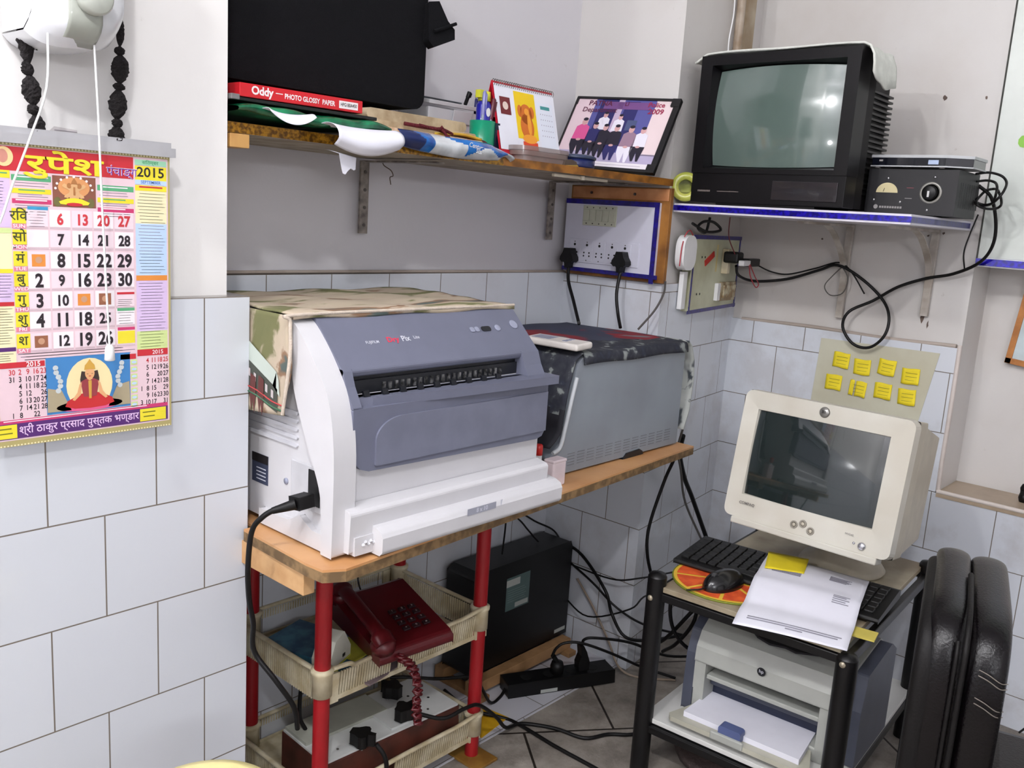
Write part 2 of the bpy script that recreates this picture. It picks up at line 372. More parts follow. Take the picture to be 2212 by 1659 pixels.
# -- black wool tassels
WOOL = mat('black_wool', (26, 20, 22), .95, bump=1, scale=60)
def tassel(px, segs, label, strands):
    t = thing('wool_tassel', label, 'tassel', (px, 1.19, 1.2), group='black wool tassels above the calendar')
    mb = MB()
    for x0, z0, x1, z1, r in segs:
        d = Vector((x1-x0, 0, z1-z0)); n = 16
        Q = T(x0, 0, z0) @ d.to_track_quat('Z', 'Y').to_matrix().to_4x4(); L_ = d.length
        mb.lathe([(max(.0008, r*1.18*(1-abs(2*i/n-1)**2.6)), L_*i/n) for i in range(n+1)], WOOL, 20, Q, smooth=False)
    rj = random.Random(3); mb.v = [(x*rj.uniform(.84, 1.16)+0, y*rj.uniform(.84, 1.16), z+rj.uniform(-.0006, .0006)) for x, y, z in mb.v]
    mb.build('pompoms', t)
    mb = MB()
    for s in strands: mb.tube(s, .0012, WOOL, 5)
    mb.build('strands', t)
tassel(.452, [(0, -.012, .002, .028, .008), (-.001, .024, -.003, .038, .0055), (-.001, .034, -.005, .072, .0085), (-.004, .068, -.009, .086, .0055), (-.006, .08, -.010, .145, .0075), (-.009, .13, -.010, .24, .0085)],
       'thicker left black wool tassel with loose strands beside the wall fan', [[(-.012+.003*k, 0, .24), (-.014+.005*k, -.004, .16), (-.008+.003*k, 0, .1)] for k in range(5)] + [[(-.004, -.002, .16), (.006, -.004, .135), (.0, 0, .11)]])
tassel(.556, [(-.006, -.008, -.004, .024, .0085), (-.004, .02, -.003, .033, .0055), (-.004, .03, -.001, .07, .009), (-.001, .067, .0, .077, .006), (.0, .075, .002, .113, .0088), (.001, .110, .001, .122, .0055), (.001, .12, .003, .158, .004), (.003, .15, .006, .25, .003)],
       'thinner right black wool tassel hanging beside the wall fan', [[(.006, 0, .25), (.005, 0, .16)]])
# -- paper scrap and hook between the tassels
mb = MB(); M_ = FRONT
mb.poly([(-.022, .004), (-.016, .01), (.012, .008), (.016, -.016), (-.018, -.018)], mat('faded_sticker', (206, 200, 200), .7), M_)
for k in range(4): mb.rect(-.016, .012, .005-.004*k, .006-.004*k, mat('faded_ink', (150, 144, 150)), M_, z=.0004)
tag(mb.build('wall_sticker', loc=(.503, 1.2235, 1.206), solid=.0006), 'small faded printed sticker above the calendar strip', 'sticker')

# -- printed wall calendar
def P_(name, rgb): return mat(name, rgb, .55, var=.01)
t = thing('wall_calendar', 'large printed Hindi wall calendar for September 2015 hanging on the white pier', 'calendar', (.5, 1.183, 1.19))
X0, X1, Z1, Z0 = .385-.5, .6195-.5, 0, -.372
cal = MB(); F = FRONT
pk = P_('print_pink', (228, 200, 208)); yl = P_('print_yellow', (232, 216, 50)); rd = P_('print_red', (196, 44, 54)); gr = P_('print_green', (90, 168, 120))
bl = P_('print_sky', (186, 210, 238)); pu = P_('print_purple', (84, 40, 110)); li = P_('print_lilac', (214, 190, 226)); cr = P_('print_cream', (236, 228, 186)); gd = P_('print_gold', (176, 164, 108)); mg = P_('print_magenta', (200, 60, 110))
wh = P_('print_white', (240, 232, 236)); ink = P_('print_ink', (40, 32, 38)); gy = P_('print_grey_text', (120, 104, 124)); lg2 = P_('print_lime', (206, 222, 150)); cy = P_('print_cyan', (60, 150, 196)); sk = P_('print_skin', (226, 170, 120)); br_ = P_('print_brown', (150, 96, 70)); orr = P_('print_orange', (222, 140, 60))
def R(x0, x1, z0, z1, m, l=1): cal.rect(x0-.5, x1-.5, z0-1.19, z1-1.19, m, F, z=.0002*l)
def TX(s, size, x, z, m, l=3, **k): cal.text(s, size, m, F, x=x-.5, y=z-1.19, z=.0002*l, **k)
def lines(x0, x1, z0, z1, n, m=gy, l=2, h=.0006):
    for i in range(n):
        z = z1-(z1-z0)*(i+.5)/n; a = random.uniform(0, .12)*(x1-x0); b = random.uniform(0, .25)*(x1-x0); R(x0+a, x1-b, z, z+h, m, l)
# paper: gently curled sheet, everything printed follows the flat front
cal.rect(X0, X1, Z0, Z1, gd, F)
R(.389, .6165, .826, 1.186, pk)
R(.389, .569, 1.157, 1.185, rd, 2)
[TX('रुपेश', .0285, .4825+dx_, 1.1665+dz_, yl, 4+q_, bold=.008, sx=1.95) for q_, (dx_, dz_) in enumerate(((0, 0), (.0006, .0003), (-.0006, -.0003), (.0003, -.0005), (-.0004, .0005)))]
TX('पंचाङ्ग', .0150, .5535, 1.165, wh, 4, bold=.02); TX('पंचाङ्ग', .0150, .5538, 1.1647, P_('print_violet', (120, 70, 170)), 5, bold=.0)
R(.571, .6145, 1.176, 1.183, P_('print_mint', (160, 214, 180)), 3); TX('सितम्बर', .006, .592, 1.1795, gr, 4, bold=.02, sx=1.2)
R(.571, .6145, 1.157, 1.175, yl, 3); TX('2015', .0175, .5925, 1.1665, ink, 4, bold=.015, sx=1.1)
R(.571, .6145, 1.151, 1.157, bl, 3); TX('SEPTEMBER', .0055, .5925, 1.1542, P_('print_blue', (70, 110, 190)), 4, bold=.01)
R(.571, .6145, 1.143, 1.150, yl, 3); lines(.575, .61, 1.1445, 1.1495, 1, rd, 4, .002)
for i, (za, zb, m) in enumerate([(1.10, 1.143, cr), (1.062, 1.10, bl), (1.03, 1.062, bl)]): R(.571, .6145, za, zb, m, 2)
lines(.574, .613, 1.032, 1.141, 26)
R(.571, .6145, 1.024, 1.031, orr, 3); R(.571, .6145, .955, 1.024, li, 2); R(.571, .6145, .93, .955, lg2, 2); lines(.574, .613, .931, 1.022, 22)
R(.571, .6145, .921, .93, rd, 3); TX('2015', .008, .60, .9252, wh, 4, bold=.01)
# portrait oval and left panels
cal.disc(.412-.5, 1.173-1.19, .0105, P_('print_oval', (236, 206, 150)), F, ry=.0115, z=.0008)
cal.disc(.4105-.5, 1.1735-1.19, .006, P_('print_face', (204, 140, 124)), F, ry=.0078, z=.0010)
R(.389, .418, 1.148, 1.157, yl, 3); lines(.39, .416, 1.15, 1.156, 1, gr, 4, .0015)
R(.389, .4175, 1.09, 1.148, li, 2); R(.389, .4175, 1.083, 1.089, lg2, 3); R(.389, .4175, 1.04, 1.083, cr, 2); R(.389, .4175, 1.035, 1.04, yl, 3); R(.389, .4175, 1.0, 1.035, li, 2)
R(.389, .4175, .995, 1.0, rd, 3); R(.389, .4175, .944, .995, cr, 2); R(.389, .4175, .939, .944, pu, 3); R(.389, .4175, .922, .939, cr, 2)
lines(.394, .412, 1.1, 1.145, 12); lines(.39, .416, 1.004, 1.033, 8); lines(.39, .416, .947, .993, 14); lines(.39, .416, .923, .937, 5)
# text blocks either side of the seated figure
for xa, xb in ((.4195, .465), (.5215, .569)):
    dz = 0 if xa < .5 else -.006
    R(xa, xb, 1.146+dz, 1.153+dz, gr, 2); lines(xa+.003, xb-.003, 1.148+dz, 1.152+dz, 1, wh, 3, .0014)
    lines(xa+.002, xb, 1.138+dz, 1.145+dz, 2); R(xa, xb, 1.131+dz, 1.137+dz, yl, 2); lines(xa+.003, xb-.003, 1.133+dz, 1.136+dz, 1, gr, 3, .0014)
    lines(xa+.002, xb, 1.126+dz, 1.131+dz, 2); R(xa, xb, 1.119+dz, 1.1245+dz, mg, 2); lines(xa+.003, xb-.003, 1.121+dz, 1.124+dz, 1, wh, 3, .0014); lines(xa+.002, xb, 1.112+dz, 1.118+dz, 2)
# seated golden figure under the title
cx = .4925; R(.4665, .5195, 1.117, 1.155, P_('print_forest', (136, 84, 66)), 2)
cal.disc(cx-.5, 1.1415-1.19, .0195, P_('print_halo', (214, 150, 96)), F, z=.0006, ry=.0128)
for k in range(9): a_ = rad(22*k+2); cal.disc(cx-.5+.0225*cos(a_), 1.139-1.19+.0155*sin(a_), .0016, wh, F, z=.0007, n=8)
GP_ = P_('print_gold_skin', (214, 168, 118)); GD_ = P_('print_gold_dark', (168, 112, 64))
for s_ in (-1, 1):
    cal.poly([(cx+s_*x-.5, z-1.19) for x, z in ((.002, 1.141), (.012, 1.146), (.0145, 1.1435), (.0135, 1.1415), (.003, 1.136))][::s_], GP_, F, z=.0009)
    cal.poly([(cx+s_*x-.5, z-1.19) for x, z in ((.003, 1.137), (.0115, 1.1315), (.0125, 1.129), (.008, 1.128), (.002, 1.133))][::s_], GP_, F, z=.0009)
    cal.poly([(cx+s_*x-.5, z-1.19) for x, z in ((0, 1.1285), (.009, 1.1275), (.019, 1.1235), (.017, 1.1205), (.004, 1.1195), (0, 1.122))][::s_], yl, F, z=.0011)
    cal.disc(cx+s_*.0205-.5, 1.123-1.19, .0045, P_('print_moss', (110, 104, 60)), F, z=.0007, ry=.006)
cal.poly([(cx+x-.5, z-1.19) for x, z in ((-.0055, 1.127), (.0055, 1.127), (.0068, 1.134), (.0045, 1.1405), (-.0045, 1.1405), (-.0068, 1.134))], GP_, F, z=.0010)
cal.poly([(cx+x-.5, z-1.19) for x, z in ((-.0035, 1.1400), (.0035, 1.1400), (.0042, 1.1445), (.0, 1.147), (-.0042, 1.1445))], GP_, F, z=.0012)
cal.poly([(cx+x-.5, z-1.19) for x, z in ((-.004, 1.1455), (.004, 1.1455), (.0028, 1.149), (0, 1.1535), (-.0028, 1.149))], GD_, F, z=.0013)
for s_ in (-1, 1): cal.disc(cx+s_*.0062-.5, 1.1435-1.19, .0028, GD_, F, z=.0011, ry=.0032)
cal.rect(cx-.0012-.5, cx+.0012-.5, 1.132-1.19, 1.142-1.19, GD_, F, z=.0014); cal.disc(cx-.5, 1.1205-1.19, .010, rd, F, z=.0013, ry=.0022)
# month grid
days = ['रिव', 'सो', 'मं', 'बु', 'गु', 'शु', 'श']; en = ['SUN', 'MON', 'TUE', 'WED', 'THU', 'FRI', 'SAT']
xc = [.4475, .4745, .5015, .5285, .5555]; zr = [1.1015, 1.0762, 1.0500, 1.0253, 1.0000, .9752, .9485]
grid_n = [['', '6', '13', '20', '27'], ['', '7', '14', '21', '28'], ['*', '8', '15', '22', '29'], ['2', '9', '16', '23', '30'], ['3', '10', '*', '*', ''], ['4', '11', '18', '25', ''], ['*', '12', '19', '26', '']]
for i in range(7):
    R(.4185, .4345, zr[i]-.0065, zr[i]+.0115, yl, 3); TX(days[i], .0165, .4262, zr[i]+.0025, P_('print_dark_green', (60, 66, 40)), 4, bold=.01)
    R(.4185, .4345, zr[i]-.0125, zr[i]-.007, P_('print_rose', (222, 130, 150)), 3); TX(en[i], .0062, .4265, zr[i]-.0097, wh, 4, bold=.015, sx=1.2)
    for j in range(5):
        s = grid_n[i][j]
        R(xc[j]-.0125, xc[j]+.0125, zr[i]-.0095, zr[i]+.0115, wh if (i+j) % 2 else P_('print_blush', (234, 214, 222)), 2)
        R(xc[j]-.0125, xc[j]+.0125, zr[i]-.0122, zr[i]-.0102, P_('print_mauve', (206, 182, 190)), 2)
        if s == '*':
            c_ = [(orr, 2, 0), (orr, 4, 2), (br_, 4, 3), (br_, 6, 0)]; m = [q[0] for q in c_ if q[1] == i and q[2] == j]
            R(xc[j]-.008, xc[j]+.008, zr[i]-.007, zr[i]+.008, m[0] if m else orr, 3); cal.disc(xc[j]-.5, zr[i]-1.19+.001, .004, P_('print_tan', (196, 150, 120)), F, z=.0008)
        elif s:
            big = s in ('8', '15', '22', '29', '2', '16', '23', '30', '3', '4', '11', '18', '19', '26')
            TX(s, .0232 if big else .0188, xc[j], zr[i]-.0005, RED_INK if i == 0 else ink, 4, bold=.034, sx=.84)
R(.4365, .4605, 1.112, 1.116, cy, 3); lines(.437, .459, 1.09, 1.111, 6)
R(.5445, .568, .984, .988, gr, 3); R(.5445, .568, .958, .962, mg, 3); lines(.545, .567, .965, .983, 5); lines(.545, .567, .99, 1.0, 4); R(.5445, .568, .94, .957, yl, 3); R(.5445, .568, 1.006, 1.009, rd, 3)
for k in range(3): lines(.4195, .5685, .925, .936, 3, h=.0008)
# lower band: small months and a seated lady in red
R(.389, .4505, .918, .925, rd, 3); TX('2015', .0085, .437, .9213, wh, 4, bold=.02)
small_l = [['30', '2', '9', '16', '23'], ['31', '3', '10', '17', '24'], ['', '4', '11', '18', '25'], ['', '5', '12', '', '26'], ['', '6', '13', '20', '27'], ['', '7', '14', '21', '28'], ['1', '8', '', '22', '']]
small_r = [['', '4', '11', '18', '25'], ['', '5', '12', '19', '26'], ['', '6', '', '20', '27'], ['', '7', '14', '21', '28'], ['1', '8', '15', '', '29'], ['', '9', '16', '23', '30'], ['3', '10', '17', '', '31']]
for i in range(7):
    for j in range(5):
        if small_l[i][j]: TX(small_l[i][j], .0095, .4115+.0093*j, .912-.0092*i, RED_INK if i == 0 else ink, 3, bold=.012, sx=.82)
        if small_r[i][j]: TX(small_r[i][j], .0095, .5765+.0087*j, .914-.0098*i, RED_INK if i == 0 else ink, 3, bold=.012, sx=.82)
R(.5475, .569, .918, .925, rd, 3)
for i in range(7): R(.5615, .5705, .910-.0098*i, .917-.0098*i, lg2, 3); cal.disc(.566-.5, .9135-.0098*i-1.19, .0034, bl, F, z=.0009, ry=.0018)
for i in range(7): R(.389, .396, .909-.0095*i, .916-.0095*i, yl if i else orr, 3)
R(.4515, .5605, .8535, .9275, P_('print_lake', (66, 130, 190)), 3)
cal.disc(.506-.5, .889-1.19, .03, P_('print_glow', (240, 222, 170)), F, z=.0009, ry=.035)
for s in (-1, 1):
    cal.poly([(.506+s*.054-.5, .8565-1.19), (.506+s*.024-.5, .8565-1.19), (.506+s*.036-.5, .884-1.19), (.506+s*.053-.5, .888-1.19)][::(1 if s < 0 else -1)], P_('print_beast', (170, 158, 130)), F, z=.0011)
    for k in range(6): cal.disc(.506+s*(.040-.003*sin(k))-.5, .884+.006*k-1.19, .0034, P_('print_swan', (196, 204, 206)), F, z=.0012)
cal.disc(.506-.5, .861-1.19, .043, P_('print_lotus', (222, 92, 140)), F, z=.0011, ry=.0075)
SA = P_('print_sari', (196, 44, 48)); HR = P_('print_hair', (60, 44, 40)); GC = P_('print_crown', (206, 160, 70))
def pp(ps, m, z, mir=False):
    for s_ in ((-1, 1) if mir else (1,)): cal.poly([(.506+s_*x-.5, zz-1.19) for x, zz in ps][::s_], m, F, z=z)
pp([(0, .8785), (.012, .877), (.029, .869), (.032, .862), (.02, .858), (0, .857)], SA, .0012, True)
pp([(.0, .905), (.0105, .907), (.0125, .896), (.0115, .887), (0, .886)], HR, .00125, True)
pp([(.0, .872), (.0085, .873), (.0105, .884), (.012, .893), (.004, .897), (0, .897)], P_('print_blouse', (150, 60, 66)), .0014, True)
pp([(.0105, .893), (.0135, .890), (.0165, .879), (.023, .870), (.020, .8685), (.012, .876)], sk, .0015, True)
pp([(.0035, .896), (.0035, .901), (0, .901), (0, .894)], sk, .0015, True)
cal.disc(.506-.5, .9035-1.19, .0062, sk, F, z=.0016, ry=.0078)
pp([(0, .909), (.0072, .9085), (.0062, .9145), (.003, .918), (0, .9225)], GC, .0017, True); pp([(0, .9005), (.0022, .9), (0, .8992)], SA, .0018, True)
pp([(-.0016, .870), (.0016, .870), (.0022, .894), (-.0022, .894)], GC, .0017); pp([(.0015, .903), (.0045, .9035), (.003, .9025)], HR, .0018, True)
R(.389, .614, .8475, .8525, mg, 3); lines(.391, .612, .8485, .852, 1, wh, 4, .0012)
R(.389, .614, .828, .8475, pu, 3); TX('श्री ठाकुर प्रसाद पुस्तक भण्डार', .0138, .4945, .838, P_('print_pale', (232, 200, 236)), 4, bold=.01, sx=.92)
for xa in (.389, .5735): R(xa, xa+(.026 if xa < .5 else .0375), .829, .8465, yl, 4); lines(xa+.003, xa+.0235, .832, .844, 2, P_('print_olive', (110, 110, 30)), 5, .0014)
for k in range(58): cal.rect(X0+.002+.004*k, X0+.004+.004*k, Z0+.0006, Z0+.0024, cr, F, z=.0003); cal.rect(X0+.002+.004*k, X0+.004+.004*k, Z1-.003, Z1-.001, cr, F, z=.0003)
cal.box(X0, X1, .0004, .0015, Z0, Z1, PAPER)
cal.build('printed_sheet', t)
mb = MB(); stp = mat('tin_strip', (205, 205, 208), .3, metal=.5)
mb.prism([(X0-.02, -.001), (X1+.006, -.001), (X1+.006, .011), (X0-.02, .011)], -.006, .002, stp); mb.prism([(X0-.02, .011), (X1+.001, .011), (X1+.001, .018), (X0-.02, .018)], -.003, .002, stp)
mb.build('hanging_strip', t, bevel=.0015)

# ================================================================== upper shelf and what stands on it
GOLD = mat('gold_foil', (170, 120, 26), .25, metal=.55, scale=160, rgb2=(96, 62, 14), coat=.3)
t = thing('wall_shelf', 'long wooden shelf with gold foil edge under the black bag and the desk calendar', 'shelf', (1.3, 1.32, 1.23))
sh_t = [(-.565, -.083), (.548, -.155), (.548, .150), (-.565, .150)]
def zsh(x): return .0062*(.55-x)/1.1
def shelf_slab(pts, z0, z1, m):
    vs = [(x, y, z+zsh(x)) for z in (z0, z1) for x, y in pts]; mb.add(vs, [(3, 2, 1, 0), (4, 5, 6, 7), (0, 1, 5, 4), (1, 2, 6, 5), (2, 3, 7, 6), (3, 0, 4, 7)], m)
mb = MB(); shelf_slab(sh_t, 0, .0155, mat('shelf_board', (168, 158, 140), .6, rgb2=(140, 128, 108))); mb.build('board', t, bevel=.001)
mb = MB(); shelf_slab([(-.565, -.0855), (0, -.1220), (0, -.1192), (-.565, -.0828)], -.0005, .0152, GOLD); shelf_slab([(0, -.1220), (.549, -.1575), (.549, -.1548), (0, -.1192)], .0, .0156, mat('brown_edge', (150, 96, 30), .4, rgb2=(104, 64, 18), scale=30)); mb.build('edge_strip', t)
def bracket(x, n):
    t = thing('shelf_bracket', ['paint-smeared steel bracket below the shelf near the middle', 'paint-smeared steel bracket below the shelf beside the big switchboard'][n], 'bracket', (x, 1.466, 1.09), group=None)
    st = mat('painted_steel', (168, 160, 150), .5, rgb2=(88, 80, 78), scale=45, lo=.35, hi=.75)
    mb = MB(); mb.box(-.0105, .0105, -.003, .0035, -.005, .139, st)
    for k in range(4): mb.cyl((0, -.0045, .012+.035*k), (0, -.002, .012+.035*k), .0035, mat('bolt_steel', (96, 90, 86), .5, metal=.5), 10)
    mb.build('wall_plate', t, bevel=.001)
    mb = MB(); mb.box(-.0105, .0105, -.22, -.003, .136, .1392, st); mb.build('arm', t, bevel=.001)
bracket(1.181, 0); bracket(1.776, 1)
mb = MB(); mb.box(-.016, .016, -.03, .012, -.010, .010, WOOD); tag(mb.build('wood_batten', loc=(.752, 1.255, 1.2245), bevel=.001), 'short pale wood batten under the left end of the gold edged shelf', 'batten')
mb = MB(); mb.box(-.092, .092, -.004, .004, -.003, .003, mat('old_conduit', (196, 186, 168), .5)); mb.cyl((0, -.005, -.004), (0, -.005, .004), .005, mat('old_conduit', (0, 0, 0)), 10)
tag(mb.build('cable_channel', loc=(1.545, 1.2, 1.2265), bevel=.001), 'thin cream cable channel fixed under the right half of the gold edged shelf', 'channel')
cable('bent_wire', 'bent rusty wire hook hanging under the shelf beside the middle bracket', [(1.205, 1.44, 1.229), (1.21, 1.44, 1.222), (1.228, 1.44, 1.214), (1.234, 1.44, 1.204), (1.226, 1.44, 1.2), (1.229, 1.44, 1.186)], .001, mat('rust', (90, 74, 62), .7), 'hook')

# -- black bag
SHELF0 = set(bpy.data.objects)
BAGM = mat('black_fabric', (10, 10, 14), .9, bump=.3, scale=120, spec=.2)
t = thing('soft_bag', 'large black soft bag standing behind the red photo paper box', 'bag', (.92, 1.31, 1.3115))
mb = MB(); pr = mb.rrect(-.22, .194, 0, .33, .022); mb.prism(pr, -.085, .085, BAGM, 'y', smooth=True); mb.build('body', t, bevel=.016, seg=4)
mb = MB(); mb.M = T(.19, -.095, .118) @ RZ(-8) @ RX(-6); mb.prism([(-.005, .06), (.018, .065), (.036, .035), (.05, .023), (.05, .006), (.005, -.014), (-.006, -.004)], -.008, .01, BAGM); mb.build('side_flap', t, bevel=.004, seg=3)
mb = MB(); mb.M = T(.19, -.095, .118) @ RZ(-8) @ RX(-6); mb.tube([(.003, -.012, .012), (.025, -.012, .021), (.05, -.012, .032)], .003, BAGM); mb.build('strap', t)

# -- red photo paper box with its lettering
t = thing('paper_box', 'flat red photo paper box with white lettering lying on the shelf', 'box', (.705, 1.150, 1.2795), rot=(0, rad(-.6), rad(1)))
RB = mat('red_card', (204, 28, 40), .35, var=.04)
mb = MB(); mb.box(0, .217, 0, .17, 0, .0185, RB); mb.build('box_body', t, bevel=.0008)
mb = MB(); W_ = mat('print_white_gloss', (240, 232, 232), .4)
mb.text('Oddy', .0155, W_, T(0, -.0004, 0) @ FRONT, x=.036, y=.0098, bold=.035, sx=1.0)
mb.rect(.058, .070, .0100, .0112, W_, T(0, -.0004, 0) @ FRONT)
mb.text('PHOTO GLOSSY  PAPER', .0098, W_, T(0, -.0004, 0) @ FRONT, x=.118, y=.0082, bold=.03, sx=.86)
mb.build('lettering', t)
mb = MB(); mb.rect(.171, .2075, .0035, .0145, W_, T(0, -.0003, 0) @ FRONT); mb.text('HPG180A450', .0075, INK, T(0, -.0006, 0) @ FRONT, x=.1893, y=.009, bold=.01, sx=.74); mb.build('size_label', t)
# -- black folder and green plastic folder under the red box
mb = MB(); mb.box(-.01, .245, 0, .17, 0, .0052, mat('black_sheet', (18, 20, 20), .4)); mb.box(-.015, -.002, -.006, .1, .000, .0075, mat('grey_fold', (120, 118, 118), .4))
tag(mb.build('file_folder', loc=(.705, 1.152, 1.274), bevel=.001), 'thin black folder pressed between the red box and the green folder', 'folder')
GRN = mat('green_plastic', (22, 128, 84), .22, rgb2=(10, 78, 50), scale=26, coat=.4)
def wavy(x0, x1, y0, y1, zb, amp, th, f, sag=0):
    def fn(u, v):
        a = 2*pi*v; x = x0+(x1-x0)*u; r = th*(.5+.5*sin(pi*min(1, max(0, (u*1.06-.01))))**.25)
        return (x, (y0+y1)/2-(y1-y0)/2*cos(a)*(1), zb+r*.5*sin(a)+amp*sin(f*u*pi)*(.5+.5*cos(a))-sag*u*u)
    return fn
t = thing('green_folder', 'crumpled green plastic folder under the red paper box', 'folder', (.70, 1.135, 1.2625))
mb = MB()
def gf(u, v):
    a = 2*pi*v; c_, s_ = cos(a), sin(a); x = -.005+.272*u
    return (x, .115-.115*(abs(c_)**.5)*(1 if c_ > 0 else -1), .0105*(abs(s_)**.6)*(1 if s_ > 0 else -1)*(1-.55*(abs(2*u-1))**6)+(.0025*sin(u*9)+.0015*sin(u*23))*(c_ > 0)*c_)
mb.grid(gf, 44, 24, GRN); mb.build('cover', t)
def droop(name, label, loc, w, pts, wave, m, seed=0, skew=0, cat='paper', torn=0):
    """paper lying on the shelf with its front part curling over the edge"""
    P = smooth_path([(0, a, b) for a, b in pts], 6); n = len(P)-1; rnd = random.Random(seed)
    tn = [rnd.uniform(0, torn) for _ in range(25)]
    def fn(u, v):
        k = v*n; i = min(int(k), n-1); f = k-i; p = P[i].lerp(P[i+1], f)
        e = (1-(2*u-1)**2)
        return (w*(u-.5)+skew*v*w, p.y+wave*sin(u*5+seed)*v, p.z+wave*.8*cos(u*4+seed)*v-(1-e)*(-.012)*v + (tn[int(u*24)] if v > .98 else 0))
    mb = MB(); mb.grid(fn, 24, 20, m); o = mb.build(name, loc=loc, solid=.0006); return tag(o, label, cat)
droop('loose_paper', 'crumpled white paper sticking out of the left part of the green folder', (.772, 1.129, 1.2605), .075, [(.05, .002), (.01, .003), (-.004, .0), (-.010, -.006), (-.012, -.011)], .002, PAPER, 1)
droop('loose_paper', 'large white sheet curling down over the shelf edge from the green folder', (.905, 1.130, 1.256), .128, [(.03, .0), (.01, .002), (-.006, -.002), (-.018, -.012), (-.020, -.026), (-.008, -.038)], .003, PAPER, 2.2, skew=.05)
mb = MB(); mb.poly([(-.017, .012), (.016, .008), (.0155, -.010), (.012, -.0115), (.006, -.009), (.0, -.014), (-.004, -.019), (-.009, -.0175), (-.012, -.008)], PAPER, FRONT)
mb.grid(lambda u, v: (-.017+u*.033, .035*v, .012-.004*u+.0065*v), 2, 2, PAPER)
tag(mb.build('torn_label', loc=(.893, 1.150, 1.206), solid=.0007), 'torn white scrap of paper hanging below the shelf edge', 'paper')

# -- blue and white plastic wrapper lying over the edge, with white lettering
t = thing('plastic_wrapper', 'crumpled blue and white plastic wrapper draped along the shelf edge', 'wrapper', (1.06, 1.16, 1.246))
WB = mat('blue_film', (22, 110, 190), .25, coat=.4, rgb2=(14, 66, 140), scale=30); WN = mat('navy_film', (20, 38, 92), .3, coat=.3); WW = mat('white_film', (206, 210, 214), .3, coat=.4, rgb2=(170, 176, 180), scale=26)
def wrap(u, v):
    x = -.07+.275*u; top = .021-.004*u-.014*max(0, u-.8)/.2; bot = -.004-.007*sin(pi*min(1, u*1.15))-.006*u
    if u > .86: bot += .008*sin((u-.86)*22)
    z = bot+(top-bot)*v; y = -.012-.013*sin(v*pi)+.004*sin(u*13+v*3)
    return (x, y, z)
def wm(u, v):
    if u < .11: return WN if v > .2 else WN
    if u < .25: return WB if v > (.95-4.8*(u-.11)) else WN if u < .17 else WB
    if u < .55: return WW if v < 1.25-1.6*(u-.25)*1.2 else WB
    return WB if v > .42+.25*sin(u*20) and u < .93 else WW
mb = MB(); mb.grid(wrap, 56, 14, WW, mfn=wm); mb.build('film', t, solid=.0008)
mb = MB(); mb.text('Century', .0115, WW, T(.098, -.0275, .0085) @ RY(6) @ FRONT, bold=.02, shear=.2); mb.text('Star', .0105, WW, T(.105, -.0275, .0005) @ RY(6) @ FRONT, bold=.02, shear=.2); mb.build('lettering', t)
# -- tan rolled bundles and booklets behind it
TAN = mat('tan_cloth', (190, 172, 142), .8, rgb2=(158, 138, 108), scale=22, bump=.2)
def bundle(label, loc, L_, th, d, rz=0):
    mb = MB(); mb.prism(mb.rrect(-L_/2, L_/2, 0, th, min(th*.48, .01)), 0, d, TAN, smooth=True); return tag(mb.build('paper_bundle', loc=loc, rz=rz, bevel=.003), label, 'bundle', 'tan bundles under the black bag')
bundle('upper long tan paper bundle under the black bag, with rounded right end', (1.105, 1.225, 1.2855), .235, .0175, .15, 0)
bundle('lower flat tan paper bundle lying beneath the longer one under the bag', (1.11, 1.216, 1.2735), .26, .011, .16, 0)
mb = MB(); mb.prism([(-.11, .0), (.14, -.003), (.146, .001), (.14, .004), (-.11, .006)], 0, .12, mat('orange_edge', (200, 148, 108), .6, rgb2=(230, 200, 170), scale=80))
tag(mb.build('booklet', loc=(1.09, 1.19, 1.2665), bevel=.001), 'thin booklet with orange page edges under the tan bundles', 'booklet')
mb = MB(); mb.grid(lambda u, v: (-.045+.1*u, .09*v, .004*sin(u*3.2)-.001+.003*v), 16, 6, mat('yellow_cover', (216, 184, 60), .5, rgb2=(200, 150, 50)))
tag(mb.build('booklet', loc=(1.185, 1.2, 1.2755), solid=.004), 'yellow covered booklet with curled corner beside the green pen cup', 'booklet')
MAR = mat('maroon_thread', (96, 18, 30), .9, bump=.6, scale=80)
mb = MB()
mb.tube([(-.055, .01, .008), (-.02, .0, .006), (.01, .002, .006), (.045, .004, .003)], .0035, MAR); mb.tube([(-.03, 0, .008), (.0, -.006, .005), (.02, -.004, .0065), (.05, 0, .001)], .003, MAR)
mb.tube([(.018, -.004, .007), (.024, -.012, -.003), (.032, -.024, -.016), (.036, -.027, -.021)], .0028, MAR); mb.lathe([(0, -.004), (.004, 0), (0, .005)], MAR, 10, T(.018, -.006, .008))
tag(mb.build('thread_bunch', loc=(1.11, 1.197, 1.275)), 'bunch of maroon thread lying on the booklets, one end hanging down', 'thread')
mb = MB(); mb.lathe([(0, -.004), (.012, -.004), (.0135, 0), (.012, .004), (0, .004)], mat('maroon_plastic', (74, 12, 24), .4), 24, RX(90)); tag(mb.build('plastic_disc', loc=(1.253, 1.21, 1.2615)), 'dark maroon round lid leaning against the green pen cup', 'disc')
